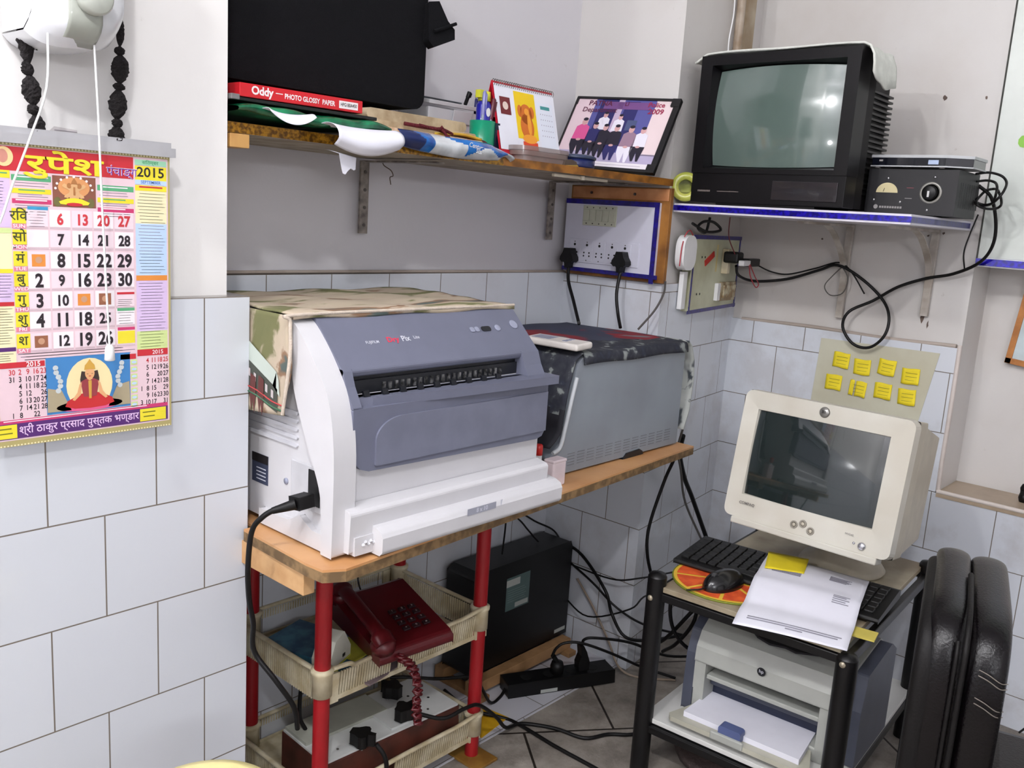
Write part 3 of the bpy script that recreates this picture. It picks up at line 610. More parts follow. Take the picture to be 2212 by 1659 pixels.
# -- white carton behind, pens, cup
t = thing('white_carton', 'white carton with folded flaps standing behind the tan bundles', 'box', (1.335, 1.40, 1.2463))
mb = MB(); WC = mat('white_card', (222, 222, 226), .5, var=.02); mb.box(-.085, .085, -.04, .06, 0, .095, WC); mb.build('carton', t, bevel=.002)
mb = MB(); mb.M = T(0, -.042, .1) @ RX(8); mb.box(-.09, .09, -.005, .08, 0, .008, WC); mb.box(-.022, .03, -.006, -.004, -.03, -.004, WC); mb.build('flap', t, bevel=.002)
mb = MB(); mb.box(-.055, .055, -.004, .02, 0, .003, mat('dark_grey', (70, 76, 82), .5)); tag(mb.build('comb', loc=(1.30, 1.378, 1.3575), rz=0, bevel=.001), 'dark flat comb lying on the white carton beside the bag', 'comb')
def pen(label, loc, L_, r, col, cap, tilt, rz, group=None):
    t = thing('pen', label, 'pen', loc, group=group, rot=(rad(tilt), 0, rad(rz)))
    mb = MB(); mb.lathe([(r*.2, 0), (r, .008), (r, L_*.62)], col, 12); mb.build('barrel', t)
    mb = MB(); mb.lathe([(r*1.15, L_*.62), (r*1.15, L_*.97), (r*.6, L_)], cap, 12); mb.box(-r*.3, r*.3, -r*1.7, -r*1.1, L_*.68, L_*.95, cap); mb.build('cap', t)
navy = mat('navy_plastic', (34, 34, 110), .35); clearp = mat('clear_grey', (150, 160, 176), .2, coat=.5, alpha=.8)
pen('black capped pen lying on top of the white carton', (1.387, 1.40, 1.355), .035, .004, BLACK, BLACK, 20, 15)
pen('navy pen standing behind the white carton next to the black capped pen', (1.414, 1.395, 1.325), .052, .003, navy, navy, 4, 0)
pen('silver clipped pen standing behind the white carton', (1.423, 1.395, 1.325), .062, .0035, clearp, mat('pen_silver', (150, 150, 170), .3, metal=.5), -4, 5)
t = thing('pen_cup', 'green plastic pen cup on the shelf in front of the desk calendar', 'cup', (1.275, 1.235, 1.2463))
CG = mat('cup_green', (16, 140, 104), .3, var=.05); CD = mat('cup_dark', (18, 30, 50), .4)
mb = MB(); mb.lathe([(.0, .001), (.0225, .001), (.0235, .003), (.0245, .066), (.0225, .066), (.0215, .004), (0, .004)], CG, 32); mb.box(.013, .0255, -.022, .004, .0, .064, CD); mb.build('body', t)
pen('blue pen with white clip leaning left in the green cup', (1.268, 1.232, 1.252), .115, .0035, clearp, mat('lilac_plastic', (120, 120, 170), .3), 2, 30)
pen('thin lime pen in the green cup', (1.272, 1.24, 1.252), .095, .0025, mat('lime_plastic', (180, 190, 60), .4), mat('lime_plastic', (0, 0, 0)), -2, 0)
pen('clear pen with dark red cap leaning right in the green cup', (1.280, 1.232, 1.252), .105, .0042, clearp, mat('wine_plastic', (90, 24, 40), .4), 8, 60)
t = thing('glue_bottle', 'blue glue bottle with yellow cap standing in the green cup', 'bottle', (1.279, 1.238, 1.2665))
mb = MB(); mb.lathe([(0, 0), (.012, 0), (.0135, .01), (.0145, .075), (.011, .082), (0, .084)], mat('blue_bottle', (34, 34, 150), .3, coat=.4), 24); mb.disc(-.002, .062, .006, WHITE, T(0, -.0146, 0) @ FRONT, ry=.008); mb.build('body', t)
mb = MB(); YC = mat('yellow_cap', (206, 206, 60), .4); mb.lathe([(0, .083), (.0125, .083), (.0115, .1), (0, .102)], YC, 20); mb.box(-.018, -.006, -.006, .006, .088, .102, YC); mb.build('cap', t)
# -- desk calendar
t = thing('desk_calendar', 'spiral desk calendar with an orange elephant-headed figure on yellow', 'calendar', (1.395, 1.246, 1.2463), rz=0)
lean = T(0, -.035, 0) @ RX(-14)
mb = MB(); mb.prism([(-.038, 0), (0, .146), (.036, 0), (.034, 0), (0, .14), (-.036, 0)], -.092, .092, mat('calendar_red', (190, 30, 50), .4), 'x'); mb.box(-.092, .092, -.038, .036, 0, .002, mat('calendar_red', (0, 0, 0))); mb.build('stand', t)
mb = MB(); mb.M = T(0, -.040, 0) @ RX(-14.4); F2 = FRONT
mb.rect(-.09, .09, .02, .146, PAPER, F2); mb.rect(-.09, .09, .0, .02, mat('calendar_red', (0, 0, 0)), F2, z=.0002); mb.rect(-.09, -.035, .019, .03, PAPER, F2, z=.0004)
mb.rect(-.035, .027, .045, .138, P_('page_yellow', (232, 196, 20)), F2, z=.0004)
O2 = P_('page_orange', (206, 108, 34)); O3 = P_('page_amber', (236, 156, 50)); O4 = P_('page_redorange', (214, 70, 36))
mb.disc(-.004, .095, .018, O2, F2, z=.0006, ry=.02); mb.disc(-.004, .07, .02, O2, F2, z=.0006, ry=.026); mb.disc(-.002, .1, .007, O3, F2, z=.0008); mb.disc(.003, .075, .006, O3, F2, z=.0008, ry=.022)
mb.disc(.0, .046, .022, O3, F2, z=.0008, ry=.009); mb.rect(-.022, .022, .01, .04, O4, F2, z=.0007); mb.disc(-.022, .1, .007, O2, F2, z=.0006, ry=.012); mb.disc(.014, .1, .007, O2, F2, z=.0006, ry=.012)
mb.rect(-.078, -.048, .088, .122, P_('stamp_maroon', (110, 34, 40)), F2, z=.0004); mb.disc(-.063, .105, .008, P_('stamp_white', (220, 200, 190)), F2, z=.0006, n=16)
mb.rect(.034, .082, .03, .124, P_('month_white', (222, 226, 238)), F2, z=.0004); mb.rect(.043, .072, .111, .118, P_('month_teal', (70, 146, 146)), F2, z=.0006)
for i in range(5):
    for j in range(6): mb.rect(.041+.0068*j, .0425+.0068*j, .1-.011*i, .102-.011*i, gy, F2, z=.0006)
mb.build('pages', t)
mb = MB()
for k in range(30): x = -.088+.0061*k; mb.tube([(x, -.0035, .135), (x+.001, -.006, .143), (x+.002, .0, .1495), (x+.0025, .004, .143)], .0007, DSILV, 4, 3)
mb.build('wire_spiral', t)
# -- clear tub and tin
t = thing('plastic_tub', 'flat translucent plastic tub on the shelf in front of the desk calendar', 'tub', (1.40, 1.196, 1.2463))
TR = mat('frosted_plastic', (150, 132, 126), .3, coat=.4, alpha=.62)
mb = MB(); pr = mb.rrect(-.076, .076, -.026, .026, .0255, 8); 
for a, b, s in ((0, .010, .93), (.010, .019, 1.0)): mb.prism([(x*s, y*s) for x, y in pr], a, b, TR, 'z', smooth=True)
mb.build('tub_body', t, bevel=.002)
mb = MB(); mb.prism([(x*1.03, y*1.03) for x, y in pr], .0195, .0275, TR, 'z', smooth=True); mb.build('lid', t, bevel=.003)
t = thing('round_tin', 'dark blue round tin standing before the framed group photograph', 'tin', (1.535, 1.212, 1.2463))
NB = mat('blue_tin', (24, 34, 84), .3, coat=.3)
mb = MB(); mb.lathe([(0, 0), (.041, 0), (.043, .003), (.043, .018), (0, .018)], NB, 40); mb.build('base', t)
mb = MB(); mb.lathe([(0, .018), (.0455, .0185), (.0455, .023), (.036, .027), (0, .028)], mat('tin_lid', (52, 62, 88), .35), 40); mb.build('lid', t)
mb = MB(); mb.prism([(-.022, 0), (.022, 0), (.018, .009), (0, .013), (-.018, .010)], 0, .018, mat('pouch_brown', (84, 70, 62), .5)); mb.prism([(-.022, -.0002), (.024, -.0002), (.02, .0035)], -.001, 0, mat('gold_zip', (220, 180, 90), .3, metal=.6)); tag(mb.build('coin_pouch', loc=(1.474, 1.172, 1.2463), bevel=.001), 'tiny brown pouch with gold edge between the tub and the blue tin', 'pouch')
# everything on the shelf stands back with the board, which is not quite parallel to the wall
for o in [o for o in bpy.data.objects if o not in SHELF0 and o.parent is None]:
    k = 1.0635-(o.location.x-.7)*.0615; c_ = Vector((0, 0, 1.145)); o.location = c_+(o.location-c_)*k; o.scale = (k, k, k)
# -- framed group photograph leaning on the pillar
FM = Matrix(((.144, .508, -.849, 1.719), (-.989, .039, -.144, 1.432), (-.04, .86, .508, 1.2615), (0, 0, 0, 1)))
t = thing('picture_frame', 'black framed group photograph of seated people leaning on the pillar', 'picture', (0, 0, 0)); t.matrix_world = FM
W2, H2 = .276, .203; fr = mat('black_frame', (14, 12, 14), .4); mb = MB()
mb.box(0, W2, 0, .008, -.006, .005, fr); mb.box(0, W2, H2-.006, H2, -.006, .005, fr); mb.box(0, .004, 0, H2, -.006, .005, fr); mb.box(W2-.014, W2, 0, H2, -.006, .005, fr)
for a, b in ((0, 0), (W2-.022, 0), (0, H2-.022), (W2-.022, H2-.022)): mb.box(a, a+.022, b, b+.022, -.0065, .0045 if a == 0 else .0062, fr) if a > 0 else mb.box(a, a+.006, b, b+.02, -.0065, .0055, fr)
mb.build('frame', t, bevel=.001)
mb = MB(); mb.box(.003, W2-.012, .006, H2-.005, -.004, .001, P_('photo_paper', (216, 206, 222)))
def q(x0, x1, y0, y1, m, l): mb.rect(.004+x0*.258, .004+x1*.258, .008+y0*.189, .008+y1*.189, m, z=.001+.0002*l)
def dq(x, y, r, m, l, ry=None): mb.disc(.004+x*.258, .008+y*.189, r*.258, m, z=.001+.0002*l, ry=(ry or r)*.258, n=14)
def pq(ps, m, l): mb.poly([(.004+x*.258, .008+y*.189) for x, y in ps], m, z=.001+.0002*l)
vi = P_('photo_violet', (84, 84, 150)); na = P_('photo_navy', (36, 34, 96)); bk = P_('photo_black', (26, 20, 40)); ski = P_('photo_skin', (206, 160, 160)); pkk = P_('photo_magenta', (216, 84, 146)); wpp = P_('photo_white', (226, 222, 234)); grn = P_('photo_ground', (176, 166, 196)); mvv = P_('photo_mauve', (92, 22, 60))
q(0, 1, .06, .22, grn, 1); q(0, .2, .22, 1, P_('photo_pink', (224, 200, 208)), 1); q(.2, .82, .22, 1, vi, 1); q(.26, .44, .3, 1, na, 2); q(.52, .66, .3, .98, na, 2); q(.44, .5, .22, 1, P_('photo_pillar', (190, 170, 196)), 3); q(.82, 1, .2, 1, P_('photo_cream', (226, 206, 208)), 1); q(.30, .78, .86, .97, P_('photo_banner', (112, 70, 128)), 3); q(.6, .7, .55, .7, P_('photo_window', (70, 80, 120)), 4)
def person(x, y, top, leg, s=1, seat=True):
    dq(x, y+.115*s, .026*s, ski, 6, .034*s); dq(x, y+.15*s, .024*s, bk, 7, .016*s)
    pq([(x-.068*s, y-.13*s), (x+.068*s, y-.13*s), (x+.06*s, y+.05*s), (x+.02*s, y+.085*s), (x-.02*s, y+.085*s), (x-.06*s, y+.05*s)], top, 5)
    if seat:
        pq([(x-.065*s, y-.2*s), (x-.02*s, y-.33*s), (x, y-.33*s), (x+.005*s, y-.2*s), (x+.03*s, y-.33*s), (x+.05*s, y-.33*s), (x+.07*s, y-.12*s), (x-.07*s, y-.12*s)], leg, 6); dq(x, y-.125*s, .022*s, ski, 7, .012*s)
person(.36, .66, wpp, wpp, .9, False); person(.52, .64, wpp, wpp, .85, False)
person(.17, .52, pkk, bk, 1.12); person(.3, .48, na, bk); person(.41, .46, bk, bk); person(.53, .45, bk, na, 1.05); person(.68, .44, P_('photo_vest', (150, 120, 140)), wpp, 1.08); person(.8, .44, wpp, bk)
mb.text('PATNA', .020, mvv, x=.070, y=.185, z=.0022, bold=.02); mb.text('Police', .018, P_('photo_ink2', (150, 30, 70)), x=.218, y=.185, z=.0022, bold=.02); mb.text('LI', .0145, mvv, x=.141, y=.185, z=.0022, bold=.02)
mb.text('Department', .019, mvv, x=.074, y=.166, z=.0022, bold=.01); mb.text('2009', .020, P_('photo_ink2', (0, 0, 0)), x=.222, y=.166, z=.0022, bold=.02)
q(.0, 1, .0, .075, P_('photo_margin', (226, 220, 226)), 8); q(.35, .9, .035, .042, P_('photo_caption', (176, 168, 184)), 9)
mb.build('photo_print', t)
# -- tape roll at the end
t = thing('tape_roll', 'roll of clear yellowish tape standing between the photograph and the television', 'tape', (1.905, 1.163, 1.232), rz=-58)
mb = MB(); mb.lathe([(.017, -.011), (.034, -.011), (.034, .011), (.017, .011), (.017, -.011)], mat('tape_film', (190, 190, 90), .25, coat=.5, rgb2=(150, 158, 60)), 30, RX(90)); mb.build('tape', t)
mb = MB(); mb.lathe([(.015, -.0125), (.030, -.0125), (.030, -.0115), (.017, -.0115)], WHITE, 30, RX(90)); mb.build('core', t)

# ================================================================== big switchboard on the pillar
t = thing('switchboard', 'white switchboard with blue tape border, five switches and five sockets', 'switchboard', (1.853, 1.32, 1.11), rz=-90)
BR = mat('brown_board', (156, 104, 42), .5, rgb2=(112, 70, 28), scale=12)
mb = MB(); mb.box(-.135, .16, -.012, .0, -.107, .115, BR); mb.box(-.13, .155, -.0135, -.012, .085, .112, mat('pale_plank', (196, 140, 96), .5, rgb2=(170, 112, 70)))
for x in (-.07, .06): mb.cyl((x, -.016, .098), (x, -.0135, .098), .0035, DSILV, 10)
mb.build('backing', t, bevel=.001)
PL = mat('white_laminate', (208, 208, 222), .22, var=.02, coat=.3)
mb = MB(); mb.box(-.14, .137, -.022, -.012, -.096, .08, PL); mb.build('face_plate', t, bevel=.0006)
mb = MB(); mb.box(-.141, .138, -.0232, -.0218, .069, .081, BLUE); mb.box(.126, .138, -.0236, -.0218, -.110, .081, BLUE); mb.box(-.141, .148, -.0234, -.0218, -.099, -.089, BLUE); mb.build('tape_border', t)
mb = MB(); SW = mat('old_switch', (196, 198, 178), .35, coat=.2)
mb.box(-.084, .018, -.0245, -.0218, .017, .066, SW)
for k in range(5): mb.box(-.081+.0195*k, -.0635+.0195*k, -.0268, -.0245, .028, .056, SW); mb.cyl((-.072+.0195*k, -.0252, .061), (-.072+.0195*k, -.0243, .061), .0018, DSILV, 8); mb.cyl((-.072+.0195*k, -.0252, .022), (-.072+.0195*k, -.0243, .022), .0018, DSILV, 8)
mb.build('switch_row', t, bevel=.0008)
mb = MB(); mb.box(-.120, .092, -.0245, -.0218, -.076, -.018, PL); HO = mat('hole_black', (12, 12, 12), .6)
for k in range(5):
    x = -.104+.0385*k+.002; mb.box(x-.017, x+.017, -.0252, -.0243, -.072, -.022, PL)
    for dx, dz, r in ((0, .013, .0034), (-.008, -.006, .0022), (.008, -.006, .0022), (-.0085, -.014, .0022), (.0085, -.014, .0022)): mb.cyl((x+dx, -.0256, -.045+dz), (x+dx, -.0251, -.045+dz), r, HO, 10)
    mb.cyl((x, -.0256, -.025), (x, -.0251, -.025), .0016, DSILV, 8); mb.cyl((x, -.0256, -.07), (x, -.0251, -.07), .0016, DSILV, 8)
mb.build('socket_row', t, bevel=.0006)
def plug(label, loc, rz=-90, s=1, rot=None, group='black plugs in the big switchboard'):
    t = thing('power_plug', label, 'plug', loc, rz=rz, group=group, rot=rot)
    mb = MB(); mb.M = Matrix.Scale(s, 4)
    mb.prism([(-.009, .018), (.009, .018), (.013, .006), (.02, -.004), (.021, -.012), (.014, -.018), (.006, -.017), (.004, -.032), (-.004, -.032), (-.006, -.017), (-.014, -.018), (-.021, -.012), (-.02, -.004), (-.013, .006)], -.026, -.002, CORD)
    mb.build('plug_body', t, bevel=.004*s, seg=3)
    mb = MB(); mb.M = Matrix.Scale(s, 4); mb.cyl((0, -.002, .009), (0, .006, .009), .003, SILVER, 8); mb.cyl((-.009, -.002, -.008), (-.009, .006, -.008), .0022, SILVER, 8); mb.cyl((.009, -.002, -.008), (.009, .006, -.008), .0022, SILVER, 8); mb.build('pin', t)
    return t
def with_cord(t, pts, r=.0042):
    bpy.context.view_layer.update(); im = t.matrix_world.inverted(); mb = MB(); mb.tube([im @ Vector(p) for p in pts], r, CORD); mb.build('cord', t); return t
with_cord(plug('black plug in the leftmost socket of the big white switchboard', (1.826, 1.425, 1.05)), [(1.812, 1.425, 1.02), (1.80, 1.412, .985), (1.785, 1.38, .94), (1.76, 1.34, .893), (1.755, 1.335, .892)])
with_cord(plug('black plug in the rightmost socket of the big white switchboard', (1.826, 1.265, 1.052)), [(1.812, 1.265, 1.02), (1.80, 1.262, .97), (1.795, 1.25, .925), (1.775, 1.225, .893)])
cable('electric_cable', 'thin grey cord slanting down from the lower right corner of the big switchboard', [(1.835, 1.15, 1.01), (1.835, 1.152, .98), (1.815, 1.16, .94), (1.79, 1.185, .893)], .0026, mat('worn_grey', (70, 66, 64), .6), 'cord')

# ================================================================== small switchboard on the pillar's other side
sk_ = math.degrees(math.atan2(.0795, .634))
t = thing('switchboard', 'old cream switchboard with blue tape and red strip on the pillar below the television', 'switchboard', (2.13, 1.207, 1.028), rz=sk_)
OC = mat('old_cream', (196, 198, 172), .4, rgb2=(176, 176, 146), scale=10)
mb = MB(); mb.box(-.155, .152, -.022, .006, -.098, .092, OC); mb.build('box_body', t, bevel=.002)
mb = MB(); mb.M = T(0, -.0235, 0); mb.box(-.165, .157, 0, .0016, .083, .093, BLUE); mb.box(-.165, .157, 0, .0016, -.101, -.092, BLUE, RY(-1)); mb.box(-.157, -.151, 0, .0016, -.098, .09, BLUE); mb.box(.146, .153, 0, .0016, -.1, .09, BLUE); mb.build('tape_border', t)
mb = MB(); mb.box(-.03, .03, -.0245, -.0222, -.007, .008, mat('red_tape', (190, 50, 40), .4), T(-.055, 0, .034) @ RY(-24)); mb.build('red_strip', t)
mb = MB(); mb.box(.03, .13, -.03, -.022, -.078, -.028, mat('dirty_switch', (196, 188, 160), .4, rgb2=(140, 116, 80), scale=40, lo=.45, hi=.6))
for k in range(4): mb.box(.04+.022*k, .058+.022*k, -.034, -.03, -.07, -.036, mat('dirty_switch', (0, 0, 0)))
mb.box(.0, .02, -.032, -.022, -.076, -.03, WHITE); mb.build('switch_row', t, bevel=.001)
mb = MB()
for x, z in ((-.103, .038), (-.083, .038), (-.115, -.055), (-.095, -.055)): mb.cyl((x, -.0228, z), (x, -.0218, z), .003, HO, 10)
mb.box(-.165, -.0, -.0224, -.0215, -.085, .075, OC); mb.box(-.01, .0, -.0226, -.022, .0, .07, mat('yellow_stain', (206, 190, 130), .5)); mb.build('socket_plate', t)
mb = MB(); mb.box(.03, .05, -.04, -.022, -.005, .06, CREAM); mb.build('socket_block', t, bevel=.002)
t = thing('door_bell', 'round white bell cover with red wire on the left of the old cream switchboard', 'bell', (1.935, 1.178, 1.085), rz=sk_)
mb = MB(); mb.prism(mb.rrect(-.036, .038, -.05, .034, .03, 8), -.026, -.003, WHITE, smooth=True); mb.build('cover', t, bevel=.008, seg=3)
mb = MB(); mb.tube([(-.03, -.02, .03), (-.024, -.024, .042), (-.005, -.022, .046), (.012, -.02, .04), (.02, -.02, .034)], .0015, mat('red_wire', (170, 50, 60), .5)); mb.tube([(-.034, -.02, .02), (-.04, -.02, -.0), (-.042, -.02, -.04)], .0015, mat('red_wire', (0, 0, 0))); mb.build('red_wire', t)
mb = MB(); mb.box(-.012, .012, -.012, .0, -.093, .0, WHITE); tag(mb.build('wire_channel', loc=(1.955, 1.181, 1.03), rz=sk_, bevel=.001), 'short white wire channel below the round bell cover', 'channel')
# adapter and its plug
t = thing('power_adapter', 'black adapter with white connector plugged into the old cream switchboard', 'adapter', (2.18, 1.155, 1.06), rz=sk_)
mb = MB(); mb.box(-.022, .022, -.012, .03, -.008, .022, BLACK); mb.build('plug_top', t, bevel=.006)
mb = MB(); mb.box(.012, .098, -.03, -.008, -.015, .006, BLACK); mb.build('adapter_body', t, bevel=.003)
mb = MB(); mb.box(-.038, .012, -.035, -.02, -.012, .002, WHITE); mb.build('connector', t, bevel=.002)
COILP = [(1.931, 1.15, 1.148), (2.011, 1.155, 1.13), (2.098, 1.165, 1.136), (2.051, 1.16, 1.154), (1.984, 1.15, 1.154), (1.958, 1.15, 1.139), (2.005, 1.155, 1.128), (2.02, 1.155, 1.165)]
cable('cable_coil', 'small tangle of black cable resting on top of the old cream switchboard', COILP, .0035, CORD)
cable('red_wire', 'thin dark red wire running down into the adapter plug', [(2.13, 1.16, 1.17), (2.135, 1.16, 1.12), (2.16, 1.15, 1.075)], .0015, mat('dark_red_wire', (110, 36, 44), .5), 'wire')
cable('red_wire', 'loop of thin red wire hanging below the black adapter', [(2.19, 1.12, 1.052), (2.225, 1.12, 1.02), (2.25, 1.12, 1.0), (2.235, 1.12, .992), (2.2, 1.12, 1.02), (2.185, 1.12, 1.05)], .0014, mat('red_wire', (0, 0, 0)), 'wire')

# ================================================================== television shelf on the right wall
t = thing('wall_shelf', 'white shelf with shiny blue tape edge carrying the television', 'shelf', (1.89, .845, 1.172), rz=-90)
mb = MB(); mb.box(-.336, .215, 0, .436, 0, .021, mat('white_board', (214, 210, 220), .35, var=.02)); mb.build('board', t, bevel=.001)
mb = MB(); BF = mat('blue_foil', (34, 16, 190), .2, metal=.35, coat=.8, scale=120, rgb2=(16, 8, 120)); mb.box(-.336, .2165, -.0015, 0, .0045, .0165, BF); mb.box(.215, .2165, -.001, .40, .0045, .0165, BLUE); mb.build('tape_edge', t)
def arm(y, z0, n):
    t = thing('shelf_bracket', ['curved white metal bracket under the television shelf', 'curved white metal bracket under the voltage stabilizer'][n], 'bracket', (2.335, y, z0), rz=-90)
    bm_ = mat('painted_bracket', (196, 190, 182), .5, rgb2=(160, 150, 138))
    mb = MB(); mb.box(-.009, .009, -.006, .006, 0, 1.170-z0, bm_); mb.build('wall_plate', t, bevel=.001)
    mb = MB(); zt = 1.168-z0; P = smooth_path([(0, -.005, zt*.45), (0, -.03, zt*.66), (0, -.10, zt*.9), (0, -.16, zt)], 6); n_ = len(P)
    for i in range(n_-1):
        a, b = P[i], P[i+1]; mb.add([(-.008, a.y, a.z), (.008, a.y, a.z), (.008, b.y, b.z), (-.008, b.y, b.z)], [(0, 1, 2, 3)], bm_)
    mb.box(-.008, .008, -.3, -.004, zt-.003, zt+.001, bm_); mb.build('curved_arm', t, solid=.003)
arm(.925, .93, 0); arm(.715, .96, 1)
# -- television
t = thing('television', 'black tube television with grey convex screen on the blue edged shelf', 'television', (1.9, .962, 1.1935), rz=-90)
TB = mat('tv_black', (9, 7, 10), .42, var=.05, spec=.25); TG = mat('tv_side', (14, 12, 14), .6, var=.1, spec=.2)
W_, Ht = .186, .333
mb = MB()
# front bezel as a frame around the screen
sx0, sx1, sz0, sz1 = -.148, .148, .09, .302
def frame(mb, o, i, y0, y1, m):
    (a0, a1, c0, c1), (b0, b1, d0, d1) = o, i
    vs = [(a0, y0, c0), (a1, y0, c0), (a1, y0, c1), (a0, y0, c1), (b0, y1, d0), (b1, y1, d0), (b1, y1, d1), (b0, y1, d1)]
    mb.add(vs, [(0, 1, 5, 4), (1, 2, 6, 5), (2, 3, 7, 6), (3, 0, 4, 7)], m)
frame(mb, (-W_, W_, .072, Ht), (-.157, .157, .083, .311), 0, 0, TB); frame(mb, (-.157, .157, .083, .311), (sx0, sx1, sz0, sz1), 0, .028, TB)
mb.add([(-W_, 0, .072), (-W_, .06, .072), (-W_, .06, Ht), (-W_, 0, Ht), (W_, 0, .072), (W_, .06, .072), (W_, .06, Ht), (W_, 0, Ht)], [(3, 2, 1, 0), (4, 5, 6, 7), (3, 7, 6, 2), (0, 1, 5, 4)], TB)
mb.build('bezel', t)
mb = MB(); mb.box(-W_+.001, W_-.001, .003, .06, .006, .074, TB); mb.box(.02, .17, .001, .004, .016, .058, mat('tv_door', (30, 26, 30), .3, coat=.3)); mb.box(-.12, .12, .01, .2, .0005, .008, BLACK); cpn = mb.build('control_panel', t, bevel=.003)
mb = MB(); [mb.rect(-.166+.0042*k, -.1628+.0042*k, .0295, .0335, mat('tv_letter', (120, 110, 106), .4), T(0, .0022, 0) @ FRONT) for k in range(8)]; mb.rect(-.115, -.06, .0305, .032, mat('tv_letter', (0, 0, 0)), T(0, .0022, 0) @ FRONT); mb.build('lettering', cpn)
GL = mat('crt_glass', (92, 108, 102), .12, coat=1, var=.04, scale=6)
mb = MB()
def scr(u, v):
    a, b = 2*u-1, 2*v-1; x = .151*a*(1-.03*b*b); z = .196+.109*b*(1-.04*a*a)
    return (x, .003+(x*x+(z-.196)**2)/1.4, z)
mb.grid(scr, 24, 18, GL); mb.build('screen', t)
mb = MB()
n = 12
def body(mb, prof, m):
    for k in range(len(prof)-1):
        (y0, w0, a0, b0), (y1, w1, a1, b1) = prof[k:k+2]
        v = [(-w0, y0, a0), (w0, y0, a0), (w0, y0, b0), (-w0, y0, b0), (-w1, y1, a1), (w1, y1, a1), (w1, y1, b1), (-w1, y1, b1)]
        mb.add(v, [(0, 4, 5, 1), (1, 5, 6, 2), (2, 6, 7, 3), (3, 7, 4, 0)], m)
    y, w, a, b = prof[-1]; mb.add([(-w, y, a), (w, y, a), (w, y, b), (-w, y, b)], [(3, 2, 1, 0)], m)
body(mb, [(.058, .184, .008, Ht-.002), (.10, .184, .008, Ht-.002), (.102, .17, .008, .31), (.26, .155, .008, .29), (.33, .10, .03, .24), (.385, .06, .06, .2)], TG)
for k in range(20): mb.box(.150, .1700, .125+.006*0, .25, .04+.0115*k, .0445+.0115*k, BLACK)
mb.build('back_shell', t)
# -- cloth on the television
CL = mat('white_cloth', (220, 222, 214), .85, bump=.15, scale=40)
def cloth_tv(u, v):
    x = -.215+.435*u; y = .018+.17*v; z = .0015+.006*sin(u*3.1)*(1-v*.5)
    if x < -.186: d = (-.186-x); z -= d*.55; 
    if x > .186: y = .018+.13*v; d = (x-.186)/.034; z -= .08*min(1, d)**1.1*(.5+.5*sin(.4+v*1.9)); x = .189+.008*min(1, d*3)+.010*sin(min(d, 1)*1.5)
    return (x, y, z+.002*sin(v*14+u*9))
t = thing('television_cover', 'white cloth laid over the television with its right end hanging down', 'cloth', (1.9, .962, 1.530), rz=-90)
mb = MB(); mb.grid(cloth_tv, 44, 20, CL)
mb.build('cloth', t, solid=.004)
# -- voltage stabilizer
t = thing('voltage_stabilizer', 'black voltage stabilizer box with dial meter and round knob beside the television', 'stabilizer', (2.05, .693, 1.1935), rz=-90)
mb = MB(); SB = mat('stabilizer_black', (20, 19, 23), .5, var=.08); mb.M = Matrix.Scale(1.06, 4); mb.box(-.089, .089, 0, .14, .002, .093, SB)
for k in range(9): mb.box(.0885, .0895, .02+.015*k, .026+.015*k, .02, .07, BLACK)
mb.build('case', t, bevel=.0015)
MC = mat('meter_cream', (206, 194, 150), .5)
mb = MB(); mb.M = Matrix.Scale(1.06, 4); mb.disc(-.047, .045, .022, MC, T(0, -.0008, 0) @ FRONT, ry=.020, a1=180); mb.tube([(-.054, -.0014, .047), (-.052, -.0014, .054)], .0005, INK, 4, sm=False); mb.build('meter_dial', t)
mb = MB(); mb.M = Matrix.Scale(1.06, 4); KM = T(.040, 0, .047) @ RX(90)
mb.lathe([(.0, 0), (.0145, 0), (.0145, .010), (.012, .012), (0, .012)], BLACK, 30, KM); mb.box(-.003, .001, -.0125, -.0120, -.012, .0, SILVER, T(.040, 0, .05)); mb.build('knob', t)
mb = MB(); mb.M = Matrix.Scale(1.06, 4); mb.lathe([(.0165, 0), (.0215, 0), (.0215, .0015), (.0165, .0018), (.0165, 0)], mat('knob_ring', (150, 148, 142), .4, metal=.4), 36, KM); mb.build('dial_ring', t)
mb = MB(); mb.M = Matrix.Scale(1.06, 4); TL = mat('faded_white', (150, 146, 144), .5)
[mb.rect(-.0585+.0052*k, -.0545+.0052*k, .0135, .0178, TL, T(0, -.0006, 0) @ FRONT) for k in range(9)]; mb.disc(-.066, .016, .0045, TL, T(0, -.0006, 0) @ FRONT); mb.rect(-.008, .006, .055, .0562, mat('faded_red', (130, 60, 70), .5), T(0, -.0006, 0) @ FRONT); mb.rect(-.009, .005, .034, .0352, TL, T(0, -.0006, 0) @ FRONT)
for x, z in ((-.048, .074), (-.072, .03), (-.018, .027), (.044, .078), (.037, .013)): mb.lathe([(0, 0), (.0028, 0), (.0022, .0012), (0, .0015)], SILVER, 12, T(x, 0, z) @ RX(90))
mb.build('lettering', t)
